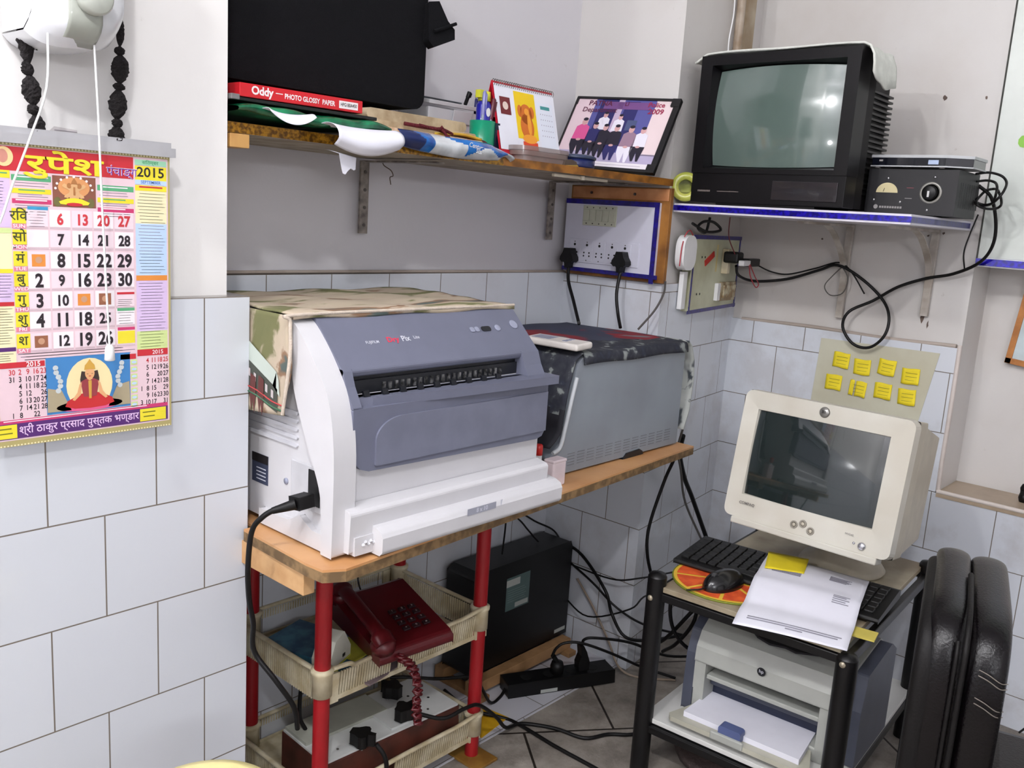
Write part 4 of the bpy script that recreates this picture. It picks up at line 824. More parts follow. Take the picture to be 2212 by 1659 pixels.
# -- set-top box on the stabilizer
t = thing('set_top_box', 'silver edged black set-top box lying on the voltage stabilizer', 'set-top box', (2.04, .698, 1.294), rz=-90)
mb = MB(); pl_ = [(-.082, .0), (.072, .0), (.118, .03), (.118, .12), (-.082, .12)]
mb.prism([(x, y) for x, y in pl_], .0045, .021, mat('glossy_black', (14, 16, 26), .12, coat=.6), 'z'); mb.build('case', t, bevel=.0012)
mb = MB(); SL = mat('silver_plastic', (176, 178, 180), .35, metal=.3)
mb.prism([(-.084, -.0012), (.073, -.0012), (.12, .029), (.12, .122), (-.084, .122)], .021, .027, SL, 'z'); mb.prism([(-.084, -.0012), (.073, -.0012), (.12, .029), (.12, .122), (-.084, .122)], .002, .0045, SL, 'z'); mb.build('trim', t, bevel=.001)
mb = MB(); mb.rect(.037, .058, .0075, .0165, mat('badge_blue', (170, 186, 214), .3), T(0, -.0014, 0) @ FRONT); mb.rect(-.066, -.058, .013, .0165, TL, T(0, -.0014, 0) @ FRONT); mb.build('badge', t)
mb = MB()
for x in (-.073, .062): mb = MB(); mb.cyl((x, .012, .0), (x, .012, .0025), .006, TL, 12); mb.build('foot', t)
# -- cable loops behind the stabilizer
for k, (dy, dz, r) in enumerate([(0, 0, .034), (.008, -.008, .027), (-.004, -.02, .022)]):
    cy_, cz_ = .575+dy, 1.262+dz
    cable('cable_loop', ['largest', 'middle', 'smallest'][k]+' of the three black cable loops beside the voltage stabilizer',
          [(2.17+.02*sin(a*2.3+k)+.012*k, cy_-r*1.15*sin(a), cz_+r*cos(a)) for a in [x*.55 for x in range(-1, 11)]], .0028, CORD, group=None)

# ================================================================== table board with the two printers
def patch_mat(name, stops, scale, rough=.85, detail=3, dist=1.2, stretch=(1, 1, 1)):
    """printed cloth: patches of dye"""
    m = bpy.data.materials.new(name); m.use_nodes = True; nt = m.node_tree; L = nt.links.new
    b = nt.nodes['Principled BSDF']; b.inputs['Roughness'].default_value = rough
    tc = nt.nodes.new('ShaderNodeTexCoord'); n = nt.nodes.new('ShaderNodeTexNoise'); n.inputs['Scale'].default_value = scale
    n.inputs['Detail'].default_value = detail; n.inputs['Distortion'].default_value = dist; mp = nt.nodes.new('ShaderNodeMapping'); mp.inputs['Scale'].default_value = stretch; L(tc.outputs['Object'], mp.inputs['Vector']); L(mp.outputs[0], n.inputs['Vector'])
    r = nt.nodes.new('ShaderNodeValToRGB'); r.color_ramp.interpolation = 'EASE'; e = r.color_ramp.elements
    while len(e) < len(stops): e.new(.5)
    for k, (p, c) in enumerate(stops): e[k].position = p; e[k].color = C3(c)
    L(n.outputs['Fac'], r.inputs['Fac']); L(r.outputs[0], b.inputs['Base Color']); return m
LAM = mat('orange_laminate', (206, 156, 106), .35, rgb2=(192, 138, 88), scale=9); PLY = mat('ply_edge', (140, 112, 76), .7, rgb2=(104, 82, 54), scale=60)
t = thing('table', 'wood laminate table board with chamfered corner carrying both printers', 'table', (1.3, 1.2, .60))
top = [(.770, .968), (1.853, 1.040), (1.853, 1.17), (1.853, 1.46), (.765, 1.46), (.765, 1.195), (.745, 1.195), (.738, 1.02), (.741, .985)]
mb = MB(); mb.prism([(x-1.3, y-1.2) for x, y in top], .026, .030, LAM, 'z'); mb.build('tabletop', t)
mb = MB(); mb.prism([(x-1.3, y-1.2) for x, y in top], .010, .026, PLY, 'z'); mb.build('core_board', t)
mb = MB(); mb.box(-.555, -.535, -.165, .2, -.028, .010, mat('pale_ply', (206, 164, 116), .6, rgb2=(190, 146, 98))); mb.build('side_batten', t, bevel=.001)
mb = MB()
for x in (-.40, -.02): mb.box(x-.02, x+.02, -.10, .24, -.022, .010, PLY)
mb.build('cross_rail', t)
# -- film printer
WP = mat('printer_white', (206, 205, 208), .35, var=.015); GP = mat('printer_blue_grey', (108, 111, 129), .42, var=.03); DK = mat('slot_dark', (26, 28, 34), .4)
t = thing('film_printer', 'large white and blue-grey medical film printer with wide output slot', 'printer', (.785, 1.0, .6303))
def Y(ps): return [(y-1.0, z-.6303) for y, z in ps]
mb = MB(); mb.prism(Y([(1.015, .640), (1.015, .80), (1.04, .865), (1.125, .958), (1.15, .966), (1.43, .966), (1.43, .640)]), .0, .452, WP, 'x'); mb.build('body', t, bevel=.008, seg=3)
fr_ = smooth_path([(1.000, .6345, 0), (.999, .72, 0), (1.001, .80, 0), (1.016, .868, 0), (1.05, .918, 0), (1.088, .957, 0), (1.112, .974, 0)], 5); bk_ = smooth_path([(1.130, .958, 0), (1.110, .932, 0), (1.100, .87, 0), (1.068, .80, 0), (1.034, .735, 0), (1.027, .69, 0), (1.026, .6345, 0)], 5)
mb = MB(); mb.prism(Y([(p.x, p.y) for p in fr_+bk_]), -.018, .022, WP, 'x', smooth=True); mb.build('side_fascia', t, bevel=.008, seg=4, ang=60)
mb = MB(); mb.prism(Y([(1.118, .978), (1.105, .978), (1.030, .903), (1.034, .893), (1.05, .893), (1.115, .955)]), .018, .456, GP, 'x')
for xa, xb in ((.018, .034), (.41, .456)): mb.prism(Y([(1.0315, .906), (1.022, .882), (1.004, .852), (1.05, .85), (1.055, .906)]), xa, xb, GP, 'x')
mb.box(.03, .415, .022, .055, .84-.6303, .8645-.6303, GP)
mb.prism([(.018, .026), (.06, .012), (.22, -.002), (.468, -.014), (.468, .03), (.018, .04)], .85-.6303, .8645-.6303, GP, 'z')
fp = [(.018, .852), (.018, .79), (.022, .772), (.034, .760), (.05, .755), (.435, .748), (.45, .752), (.459, .765), (.459, .852)]
mb.prism([(x, z-.6303) for x, z in fp], .004, .03, GP, 'y'); fpn = mb.build('front_panel', t, bevel=.003)
mb = MB(); ip = [(.06, .762), (.06, .80)] + [(.06+.05*(1-cos(rad(9*k))), .80+.034*sin(rad(9*k))) for k in range(1, 11)] + [(.456, .834), (.456, .762)]
mb.prism([(x, z-.6303) for x, z in ip][::-1], .0005, .006, mat('printer_grey_light', (116, 119, 137), .38), 'y'); mb.build('lower_panel', fpn, bevel=.002)
mb = MB(); mb.box(.03, .42, .045, .07, .862-.6303, .905-.6303, DK); mb.build('slot_back', fpn)
mb = MB()
for k in range(9): mb = MB(); mb.prism([(.05+.036*k, .8650-.6303), (.061+.036*k, .8650-.6303), (.058+.036*k, .874-.6303), (.047+.036*k, .874-.6303)], .019, .0235, DK, 'y'); mb.build('slot_tooth', fpn)
mb = MB(); mb.box(.04, .41, .040, .044, .8655-.6303, .886-.6303, DK)
for k in range(22): mb.box(.10+.0125*k, .105+.0125*k, .037, .040, .868-.6303, .880-.6303, mat('slot_chrome', (150, 150, 150), .3, metal=.7, rgb2=(60, 60, 60), scale=120))
mb.build('slot_rollers', fpn)
SL_ = T(0, 1.0306-1.0, .9028-.6303) @ RX(45) @ T(0, 0, .0012)
mb = MB(); LW = mat('letter_white', (214, 216, 226), .4); LR = mat('letter_red', (214, 58, 84), .4)
mb.text('FUJIFILM', .0072, LW, SL_, x=.098, y=.048, bold=.01); mb.text('Dry', .0135, LR, SL_, x=.140, y=.050, bold=.03, sx=1.15); mb.text('Pix', .0145, LW, SL_, x=.1665, y=.050, bold=.02); mb.text('Lite', .0085, LW, SL_, x=.19, y=.051, bold=.01)
mb.build('lettering', fpn)
mb = MB(); mb.prism(mb.rrect(.345, .368, .052, .062, .004), 0, .001, DK, 'z', SL_); mb.build('display', fpn)
mb = MB(); BT = mat('button_grey', (150, 154, 174), .35); 
for x in (.322, .3335): mb = MB(); mb.prism(mb.rrect(x-.005, x+.005, .052, .062, .0035), 0, .0012, BT, 'z', SL_); mb.build('button', fpn, bevel=.0004)
mb = MB(); mb.lathe([(0, 0), (.0068, 0), (.0062, .0016), (0, .0018)], BT, 20, SL_ @ T(.386, .057, 0)); mb.build('button', fpn, bevel=.0004)
mb = MB(); mb.lathe([(.0075, 0), (.0095, 0), (.009, .0012), (.0075, .001)], BT, 24, SL_ @ T(.432, .062, 0)); mb.disc(0, 0, .0072, mat('emblem_dark', (70, 70, 90), .4), SL_ @ T(.432, .062, .0004), n=4); mb.build('round_emblem', fpn)
# tray drawer
mb = MB(); mb.prism(Y([(1.015, .64), (.988, .64), (.985, .70), (.99, .7045), (1.015, .709)]), .004, .452, WP, 'x'); mb.build('drawer_front', t, bevel=.003)
mb = MB(); mb.prism(Y([(1.0, .6335), (.968, .6335), (.962, .640), (.9615, .662), (.966, .670), (.978, .675), (1.0, .678)]), .046, .468, WP, 'x'); ftr = mb.build('film_tray', t, bevel=.003, seg=3)
mb = MB(); 
for k in range(5): mb.lathe([(0, -.003), (.003, 0), (0, .004)], WP, 8, T(.026+.005*k, -.018+.001*(k % 2), .022+.003*(k % 2)) @ RX(90))
mb.box(.012, .05, -.016, .0, .006, .034, WP); mb.build('tray_latch', ftr, bevel=.003)
mb = MB(); mb.rect(.222, .29, .0295, .041, mat('label_grey', (164, 166, 180), .4), T(0, -.0392, .0) @ FRONT); mb.text('8 x 10', .0105, LW, T(0, -.0396, 0) @ FRONT, x=.256, y=.0352, bold=.02); mb.poly([(.302, .030), (.306, .042), (.30, .0415)], LW, T(0, -.0394, 0) @ FRONT); mb.build('size_label', ftr)
# left flank: vent ribs, rating plate, inlet
mb = MB()
for k in range(5): mb.prism(mb.rrect(-.41, -.13+.004*k, .0, .006, .003, 3), -.0035, .001, mat('vent_white', (206, 206, 212), .4), 'x', T(0, .52, .155+.0125*k-.01) @ RX(-0)) 
mb.build('vent_ribs', t, bevel=.001)
mb = MB(); mb.box(-.0008, .0, .19, .235, .064, .112, mat('plate_navy', (64, 70, 92), .4)); mb.box(-.0012, -.0008, .19, .235, .098, .112, INK)
for k in range(4): mb.box(-.0012, -.0008, .196, .222, .070+.006*k, .0715+.006*k, LW)
mb.build('rating_plate', t)
mb = MB(); mb.box(-.003, .0002, .045, .125, .055, .125, mat('recess_white', (196, 196, 200), .4)); mb.build('inlet_recess', t, bevel=.002)
mb = MB(); mb.box(-.0045, .0, .05, .078, .066, .12, BLACK); mb.build('power_inlet', t)
mb = MB(); mb.lathe([(0, 0), (.005, 0), (.005, .002), (0, .002)], BT, 16, T(0, .14, .085) @ RY(-90)); mb.build('screw', t)
mb = MB(); mb.prism([(.028, .0035), (.028, .03), (.06, .03), (.09, .045), (.12, .03), (.16, .028), (.2, .028), (.2, .0035)], -.010, .0, WP, 'x'); mb.build('foot_skirt', t, bevel=.004)
mb = MB()
for x, y in ((.03, .05), (.43, .05), (.03, .38), (.43, .38)): mb.cyl((x, y, 0), (x, y, .012), .014, BLACK, 14)
mb.build('foot', t)
t = thing('electric_cable', 'black power cord from the film printer inlet down past the table corner', 'cord', (.765, 1.06, .71))
mb = MB(); mb.M = RZ(6); mb.prism([(-.012, -.010), (.012, -.012), (.014, .008), (-.010, .010)], -.022, .006, CORD, 'x'); mb.cyl((-.02, .0, -.002), (-.045, .022, -.012), .0085, CORD, 12, .005); mb.build('connector', t, bevel=.002)
mb = MB(); mb.tube([Vector(p)-Vector((.765, 1.06, .71)) for p in [(.727, 1.078, .700), (.712, 1.092, .686), (.704, 1.108, .660), (.702, 1.114, .60), (.715, 1.13, .54), (.735, 1.15, .49), (.75, 1.17, .43), (.77, 1.14, .385), (.80, 1.13, .33), (.815, 1.14, .28)]], .0042, CORD); mb.build('cord', t)
# -- printed cloth over the film printer
CLM = patch_mat('picture_cloth', [(.0, (84, 92, 60)), (.40, (112, 112, 74)), (.46, (184, 170, 148)), (.55, (188, 172, 152)), (.60, (138, 108, 84)), (.66, (84, 96, 92))], 11, detail=5, dist=.5, stretch=(.5, 1.3, 1))
t = thing('printer_cloth', 'printed picture cloth laid over the film printer and hanging down its left side', 'cloth', (.785, 1.0, .6303))
def topc(u, v):
    x = -.0215+.482*u; y = .115+.3*v
    if v < .06: y = .100
    return (x, y, .3485+.0018*sin(u*17+v*5)+.001*sin(v*23)-(.006 if v < .03 else 0))
mb = MB(); mb.grid(topc, 40, 24, CLM); mb.build('top_cloth', t, solid=.003)
mb = MB(); mb.grid(lambda u, v: (-.024-.003*sin(u*6)*v-.002*v, .088+.022*v*(1-u)+.25*u+.004*sin(v*9)*(1-u)+.012*(1-v)**3, .3475-(.150+.018*u)*v), 24, 24, CLM); mb.build('side_flap', t, solid=.003)
SF = T(-.0295, 0, 0) @ RZ(-90) @ RX(90)
mb = MB(); CT1 = P_('cloth_roof', (190, 200, 190)); CT2 = P_('cloth_brown', (96, 48, 44)); CT3 = P_('cloth_dark', (70, 74, 66)); CT4 = P_('cloth_red', (186, 70, 70)); CT5 = P_('cloth_green', (66, 104, 78)); CT6 = P_('cloth_window', (196, 186, 186))
def S(ps, m, l=0): mb.poly([(-(.118+(y-.135)*.62), z) for y, z in ps], m, SF, z=.0006*l)
S([(.15, .262), (.29, .305), (.29, .275), (.15, .236)], CT1, 1); S([(.15, .262), (.165, .24), (.135, .225), (.14, .25)], CT1, 1); S([(.145, .236), (.29, .275), (.29, .225), (.145, .2)], CT3, 1)
for k in range(5): S([(.16+.025*k, .232+.006*k), (.17+.025*k, .234+.006*k), (.17+.025*k, .222+.006*k), (.16+.025*k, .22+.006*k)], CT6, 2)
for k in range(2): a = .2+.035*k; S([(a, .245), (a+.022, .25), (a+.026, .215), (a+.018, .19), (a+.014, .21), (a+.006, .188), (a, .215)], CT2, 3)
mb.tube([(-.0300, .112, .213), (-.0305, .14, .216), (-.031, .18, .226), (-.031, .24, .232)], .0013, CT4, 4); mb.tube([(-.0300, .112, .205), (-.0305, .14, .208), (-.031, .18, .218), (-.031, .24, .224)], .0018, CT5, 4)
mb.build('picture_print', t)
mb = MB()
for k in range(34): mb.tube([(.0, .102+.008*k, .3495), (-.0235, .1+.008*k, .3475)], .0006, CLM, 3, sm=False) if k < 1 else None
mb.tube([(.461, .101, .3485), (.2, .1, .3495), (-.02, .1, .349), (-.027, .098, .34), (-.0295, .094, .29), (-.03, .110, .20)], .0028, mat('cloth_hem', (206, 192, 176), .9, bump=.3, scale=60), 6); mb.build('hem', t)
# -- grey printer at the right end
GM = mat('dusty_grey', (142, 150, 158), .5, rgb2=(132, 138, 146), scale=5); GL2 = mat('light_grey_trim', (196, 200, 204), .4)
t = thing('film_printer', 'smaller pale grey printer under a floral cloth at the right end of the table', 'printer', (1.4, 1.075, .6303))
side = [(-.045, .004), (.43, .004), (.43, .243), (.05, .243), (.034, .238), (.022, .225), (.004, .15), (-.012, .07), (-.03, .055), (-.05, .045)]
mb = MB(); mb.prism(side, 0, .37, GM, 'y'); mb.build('body', t, bevel=.006, seg=3)
mb = MB(); mb.tube([(-.04, -.001, .052), (-.018, -.001, .062), (-.006, -.001, .10), (.006, -.001, .15), (.02, -.001, .2)], .0045, GL2, 8); mb.build('curved_trim', t)
mb = MB(); mb.prism([(.205, .0), (.22, .012), (.27, .014), (.282, .008), (.285, .0)], -.003, .01, DK, 'y'); mb.build('vent_notch', t)
mb = MB()
for j in range(5):
    for i in range(12): mb.box(.01+.033*i, .033+.033*i, -.0006, .0, .018+.006*j, .0195+.006*j, mat('grille_grey', (118, 122, 128), .6))
mb.build('grille', t)
FLC = patch_mat('floral_cloth', [(.0, (176, 182, 180)), (.36, (130, 136, 134)), (.43, (52, 54, 62)), (.56, (38, 41, 52)), (.66, (44, 48, 62)), (.76, (120, 122, 120))], 30, detail=6, dist=.3)
NVC = patch_mat('navy_red_cloth', [(.0, (60, 66, 86)), (.46, (56, 60, 80)), (.52, (130, 26, 40)), (.58, (140, 28, 42)), (.62, (120, 112, 116)), (.7, (56, 60, 80))], 5, dist=.9)
t = thing('printer_cloth', 'dark floral cloth covering the smaller grey printer and hanging over its ends', 'cloth', (1.4, 1.075, .6303))
def f_top(u, v):
    x = .036+.396*u; z = .2465+.0015*sin(u*11+v*7); y = -.0055
    if v < .15: k = v/.15; z -= .022*(1-k)**1.5; y = -.0055+.008*k*k
    else: y = .0025+(v-.15)/.85*.355
    return (x, y, z)
mb = MB(); mb.grid(f_top, 36, 30, FLC, mfn=lambda u, v: FLC if v < .42-.12*u+.03*sin(u*20) else NVC); mb.build('top_cloth', t, solid=.003)
def f_left(u, v):
    P = [(.036, .2465), (.018, .232), (-.006, .16), (-.024, .09), (-.052, .064)]; k = v*3.999; i = int(k); f = k-i
    x = P[i][0]*(1-f)+P[i+1][0]*f-.006; z = P[i][1]*(1-f)+P[i+1][1]*f+.002
    return (x, -.0045+.36*u+.004*sin(v*6)*(1-u), z)
DKC = mat('dark_cloth', (28, 28, 36), .8)
mb = MB(); mb.grid(f_left, 30, 24, FLC, mfn=lambda u, v: FLC if v < .55+.08*sin(u*25) else DKC); mb.build('left_flap', t, solid=.003)
def f_right(u, v):
    P = [(.435, .2480), (.452, .235), (.468, .20), (.474, .15), (.468, .08), (.450, .034)]; k = v*4.999; i = int(k); f = k-i
    return (P[i][0]*(1-f)+P[i+1][0]*f-.02*max(0, (u-.2))**.5*(v > .0)*min(1, v*3), -.004+.085*u, P[i][1]*(1-f)+P[i+1][1]*f+.0)
mb = MB(); mb.grid(f_right, 8, 30, patch_mat('floral_cloth_light', [(0, (60, 66, 72)), (.40, (60, 66, 72)), (.46, (168, 172, 168)), (.7, (176, 180, 176)), (.75, (40, 46, 56))], 18, dist=.5)); mb.build('right_flap', t, solid=.003)
t = thing('remote_control', 'white remote control lying on the floral cloth', 'remote', (1.428, 1.135, .886), rot=(0, rad(-3), rad(3)))
mb = MB(); mb.box(-.03, .027, -.068, .068, 0, .014, mat('remote_white', (222, 216, 210), .4)); mb.build('body', t, bevel=.005, seg=3)
mb = MB(); mb.box(-.018, .015, .01, .055, .014, .0146, BT)
for k in range(3): mb.box(-.014+.012*k, -.006+.012*k, -.03, -.02, .0138, .0152, BT)
mb.build('keypad', t)
t = thing('marker_pen', 'white marker with red cap standing in the pale box between the printers', 'pen', (1.302, 1.063, .634))
mb = MB(); mb.lathe([(0, 0), (.007, 0), (.007, .06), (0, .06)], WHITE, 18); mb.build('barrel', t)
mb = MB(); mb.lathe([(0, .058), (.008, .058), (.008, .076), (.006, .079), (0, .079)], mat('red_cap', (214, 44, 40), .35), 18); mb.build('cap', t)
t = thing('plastic_box', 'small pale pink plastic box between the two printers', 'box', (1.332, 1.045, .6303))
mb = MB(); PB = mat('pale_pink_plastic', (222, 206, 210), .4); mb.box(-.018, .022, -.012, .0125, 0, .05, PB); mb.build('body', t, bevel=.004, seg=3)
mb = MB(); mb.box(-.0185, .0225, -.0125, .013, .047, .0535, PB); mb.build('lid', t, bevel=.002)

# ================================================================== red and cream rack below the table
t = thing('storage_rack', 'cream basket rack on red pipes standing under the table', 'rack', (1.09, 1.3, 0))
RX0, RX1, RY0, RY1 = -.197, .2, -.12, .15
legs = [(RX0, RY0), (RX1, RY0), (RX0+.03, RY1), (RX1+.015, RY1)]
for x, y in legs:
    mb = MB(); mb.cyl((x, y, .004), (x, y, .576), .0145, REDPIPE, 20); mb.build('leg', t)
mb = MB(); mb.box(RX1-.035, RX1+.03, RY0-.05, RY0+.04, .0, .006, mat('brown_tile_chip', (150, 112, 50), .4, rgb2=(120, 84, 34))); mb.build('foot_plate', t, bevel=.001)
def basket(zr, h, name='basket'):
    mb = MB(); x0, x1, y0, y1 = RX0+.002, RX1+.012, RY0-.006, RY1+.02; zb = zr-h
    mb.box(x0+.01, x1-.01, y0+.01, y1-.01, zb, zb+.004, CREAM)
    n = 58
    for k in range(n):
        a = (k+.5)/n; x = x0+.028+(x1-x0-.056)*a
        for y in (y0, y1):
            if 20 < k < 24 and y == y0: continue
            mb.add([(x-.0017, y+.006, zb), (x+.0017, y+.006, zb), (x+.0017, y, zr-.006), (x-.0017, y, zr-.006), (x-.0017, y+.009, zb), (x+.0017, y+.009, zb), (x+.0017, y+.003, zr-.006), (x-.0017, y+.003, zr-.006)], [(0, 1, 2, 3), (7, 6, 5, 4), (0, 3, 7, 4), (1, 5, 6, 2)], CREAM)
    for k in range(38):
        y = y0+.02+(y1-y0-.04)*(k+.5)/38
        for x in (x0, x1): mb.box(x-.0015, x+.0015, y-.0016, y+.0016, zb, zr-.006, CREAM)
    for x in (x0, x1):
        for y in (y0, y1): mb.prism([(cx+x, cy+y) for cx, cy in ((-.004, -.002), (.028 if x == x0 else .004, -.002), (.028 if x == x0 else .004, .004), (-.004, .004))] if x == x0 else [(x-.028, y-.002), (x+.004, y-.002), (x+.004, y+.004), (x-.028, y+.004)], zb, zr-.004, CREAM, 'z')
    mb.box(x0, x1, y0+.004, y0+.009, zb-.001, zb+.008, CREAM); mb.box(x0, x1, y1-.009, y1-.004, zb-.001, zb+.008, CREAM)
    mb.build('basket_sides', t)
    mb = MB()
    rim = [(x0+.012, y0-.006, zr+.010), (x0+.045, y0-.010, zr+.010), (x0+.062, y0-.002, zr-.001), (x0+.09, y0, zr-.002), ((x0+x1)/2, y0, zr), (x1-.09, y0, zr-.001), (x1-.065, y0-.002, zr+.001), (x1-.035, y0-.008, zr+.009), (x1-.008, y0-.006, zr+.010)]
    mb.tube(rim, .0062, CREAM, 8, flat=.7)
    mb.tube([(x1, y0, zr+.008), (x1+.002, y0+.04, zr), (x1+.002, y1-.02, zr), (x1, y1, zr)], .006, CREAM, 8, flat=.7)
    mb.tube([(x0-.002, y0, zr+.008), (x0-.003, y0+.04, zr), (x0-.002, y1-.02, zr), (x0, y1, zr)], .006, CREAM, 8, flat=.7)
    mb.tube([(x0, y1, zr), ((x0+x1)/2, y1, zr), (x1, y1, zr)], .006, CREAM, 8, flat=.7); mb.build('rim', t)
    for x, y in legs: mb = MB(); mb.lathe([(.0148, -.040), (.018, -.040), (.018, 0), (.0205, .004), (.0205, .010), (.0148, .012)], CREAM, 24, T(x, y, zr)); mb.build('collar', t)
basket(.334, .06); basket(.094, .055)
# ---- upper basket contents
def telephone():
    t = thing('telephone', 'dark red push-button telephone lying in the upper basket', 'telephone', (1.085, 1.228, .338), rot=(rad(2), rad(-5), rad(-13))); t.scale = (.88, .88, .8)
    PH = mat('phone_maroon', (84, 12, 20), .35, var=.08)
    mb = MB(); pf = [(-.125, .0), (-.125, .024), (-.11, .032), (.04, .052), (.10, .06), (.125, .05), (.13, .0)]
    mb.prism([(a, b) for a, b in pf], -.085, .09, PH, 'x'); mb.build('base', t, bevel=.010, seg=4)
    mb = MB(); P = [(-.066, -.118, .048), (-.068, -.08, .068), (-.068, 0, .080), (-.067, .07, .088), (-.066, .112, .078)]
    mb.tube(P, lambda q: .017 if .2 < q < .8 else .024, PH, 12, flat=.8)
    for y, z in ((-.105, .044), (.1, .068)): mb.lathe([(0, -.018), (.024, -.018), (.027, 0), (.02, .012), (0, .016)], PH, 20, T(-.067, y, z))
    mb.build('handset', t)
    kb = mat('phone_key', (40, 22, 28), .3, coat=.4)
    mb = MB()
    Q = T(.028, -.035, .0455) @ RX(7.6)
    for i in range(3):
        for j in range(4): mb.box(-.024+.024*i-.008, -.024+.024*i+.008, -.04+.022*j-.006, -.04+.022*j+.006, 0, .005, kb, Q)
    kpd = mb.build('keypad', t, bevel=.001)
    mb = MB()
    for i, s in enumerate('*0#789456123'): mb.text(s, .008, mat('key_print', (190, 180, 180), .5), Q, x=-.024+.024*(i % 3), y=-.04+.022*(i//3), z=.0054)
    mb.build('key_digits', kpd)
    mb = MB(); P = []
    cl = smooth_path([(-.045, -.135, .02), (-.03, -.155, .005), (-.02, -.163, -.045), (-.025, -.165, -.1), (-.02, -.163, -.15)], 22)
    n = len(cl)
    for i, p in enumerate(cl):
        a = i*1.5; P.append((p.x+.0085*cos(a), p.y+.006*sin(a), p.z+.0045*sin(a*.5)))
    mb.tube(P, .0042, PH, 6, sm=False); mb.build('coiled_cord', t)
    mb = MB(); mb.tube([(0, .13, .03), (.0, .15, .06), (.01, .17, .12), (.02, .19, .2)], .002, CORD); mb.build('line_cord', t)
telephone()
PLB_ = mat('book_blue', (70, 130, 156), .45, rgb2=(30, 80, 116), scale=30)
t = thing('book', 'thick blue and yellow covered book in the left of the upper basket', 'book', (.972, 1.31, .279), rz=16)
mb = MB(); mb.box(-.05, .06, -.11, .085, .002, .036, mat('page_block', (220, 220, 206), .7, rgb2=(190, 190, 176), scale=120)); mb.build('pages', t)
mb = MB(); mb.box(-.051, .062, -.111, .086, .036, .0385, PLB_); mb.box(-.051, .062, -.111, .086, 0, .0025, PLB_); mb.box(-.0515, -.05, -.111, .086, 0, .038, PLB_); mb.box(-.02, .062, -.111, -.04, .0386, .0392, mat('book_yellow', (196, 190, 70), .5)); mb.build('cover', t)
t = thing('note_box', 'white and yellow cardboard note box standing between the book and the rack pipe', 'box', (.950, 1.228, .279), rz=24)
mb = MB(); mb.prism([(-.036, 0), (.036, 0), (.038, .06), (.012, .098), (-.02, .09), (-.038, .06)], -.018, .02, mat('box_white', (214, 214, 200), .6), 'y'); mb.build('carton', t, bevel=.001)
mb = MB(); mb.prism([(-.0365, 0), (.0365, 0), (.0375, .042), (-.0375, .042)], -.019, .0205, mat('box_yellow', (204, 204, 84), .6), 'y'); mb.box(.005, .014, -.0196, -.019, .05, .056, INK); mb.box(.006, .012, -.0196, -.019, .012, .022, INK); mb.build('yellow_band', t)
mb = MB(); mb.box(-.075, .05, -.09, .09, 0, .004, mat('mauve_card', (120, 104, 108), .7)); tag(mb.build('card_sheet', loc=(1.045, 1.27, .279), rz=12, bevel=.001), 'dull mauve sheet of card under the telephone', 'card')
# ---- lower basket contents
t = thing('extension_board', 'brown wooden switch box with white top lying in the lower basket', 'switchboard', (1.088, 1.262, .044), rz=-3)
BW = mat('dark_brown_wood', (86, 40, 30), .45, rgb2=(60, 28, 20))
mb = MB(); mb.box(-.165, .165, -.07, .078, 0, .088, BW); mb.build('wooden_box', t, bevel=.002)
mb = MB(); mb.box(-.163, .163, -.067, .075, .088, .092, mat('board_white', (206, 208, 206), .3, var=.03)); mb.box(-.16, .03, .0, .074, .092, .098, mat('board_grey', (176, 178, 166), .4)); mb.box(-.005, .05, -.06, .0, .0922, .097, mat('board_white', (0, 0, 0)))
for x in (-.12, -.04, .04, .1): mb.cyl((x, -.045, .092), (x, -.045, .0935), .0025, DSILV, 8)
for x in (.1, .13):
    for y in (-.01, .02): mb.cyl((x, y, .092), (x, y, .0925), .003, HO, 8)
mb.build('face_plate', t)
g2 = 'black plugs on the brown switch box'
def plug_up(label, loc, rz): return plug(label, loc, rot=(rad(-90), 0, rad(rz)), group=g2)
plug_up('black plug at the near side of the brown switch box', (1.003, 1.205, .140), 30)
plug_up('black plug in the middle of the brown switch box beside the coiled red cord', (1.118, 1.212, .142), 100)
plug_up('black plug at the far side of the brown switch box under the basket', (1.155, 1.285, .145), 190)
cable('electric_cable', 'black cord falling forward from the near plug of the brown switch box', [(1.01, 1.165, .155), (1.02, 1.15, .13), (1.022, 1.145, .09), (1.02, 1.14, .04), (1.03, 1.13, .008)], .0045, CORD, 'cord')
mb = MB(); mb.box(-.05, .05, -.003, .003, -.004, .004, mat('dark_blue_plastic', (40, 36, 100), .4)); tag(mb.build('cable_tie', loc=(.89, 1.21, .10), rz=35, bevel=.001), 'dark blue plastic strap left of the brown switch box', 'strap')
cable('electric_cable', 'thick black cord bundle curling at the pier foot below the table', [(.775, 1.13, .10), (.80, 1.12, .12), (.835, 1.12, .105), (.86, 1.125, .07), (.87, 1.13, .03), (.85, 1.12, .006)], .009, CORD, 'cord')
cable('electric_cable', 'black cord hanging between the basket and the brown switch box', [(.95, 1.31, .27), (.945, 1.315, .22), (.945, 1.315, .17), (.955, 1.31, .142)], .004, CORD, 'cord')
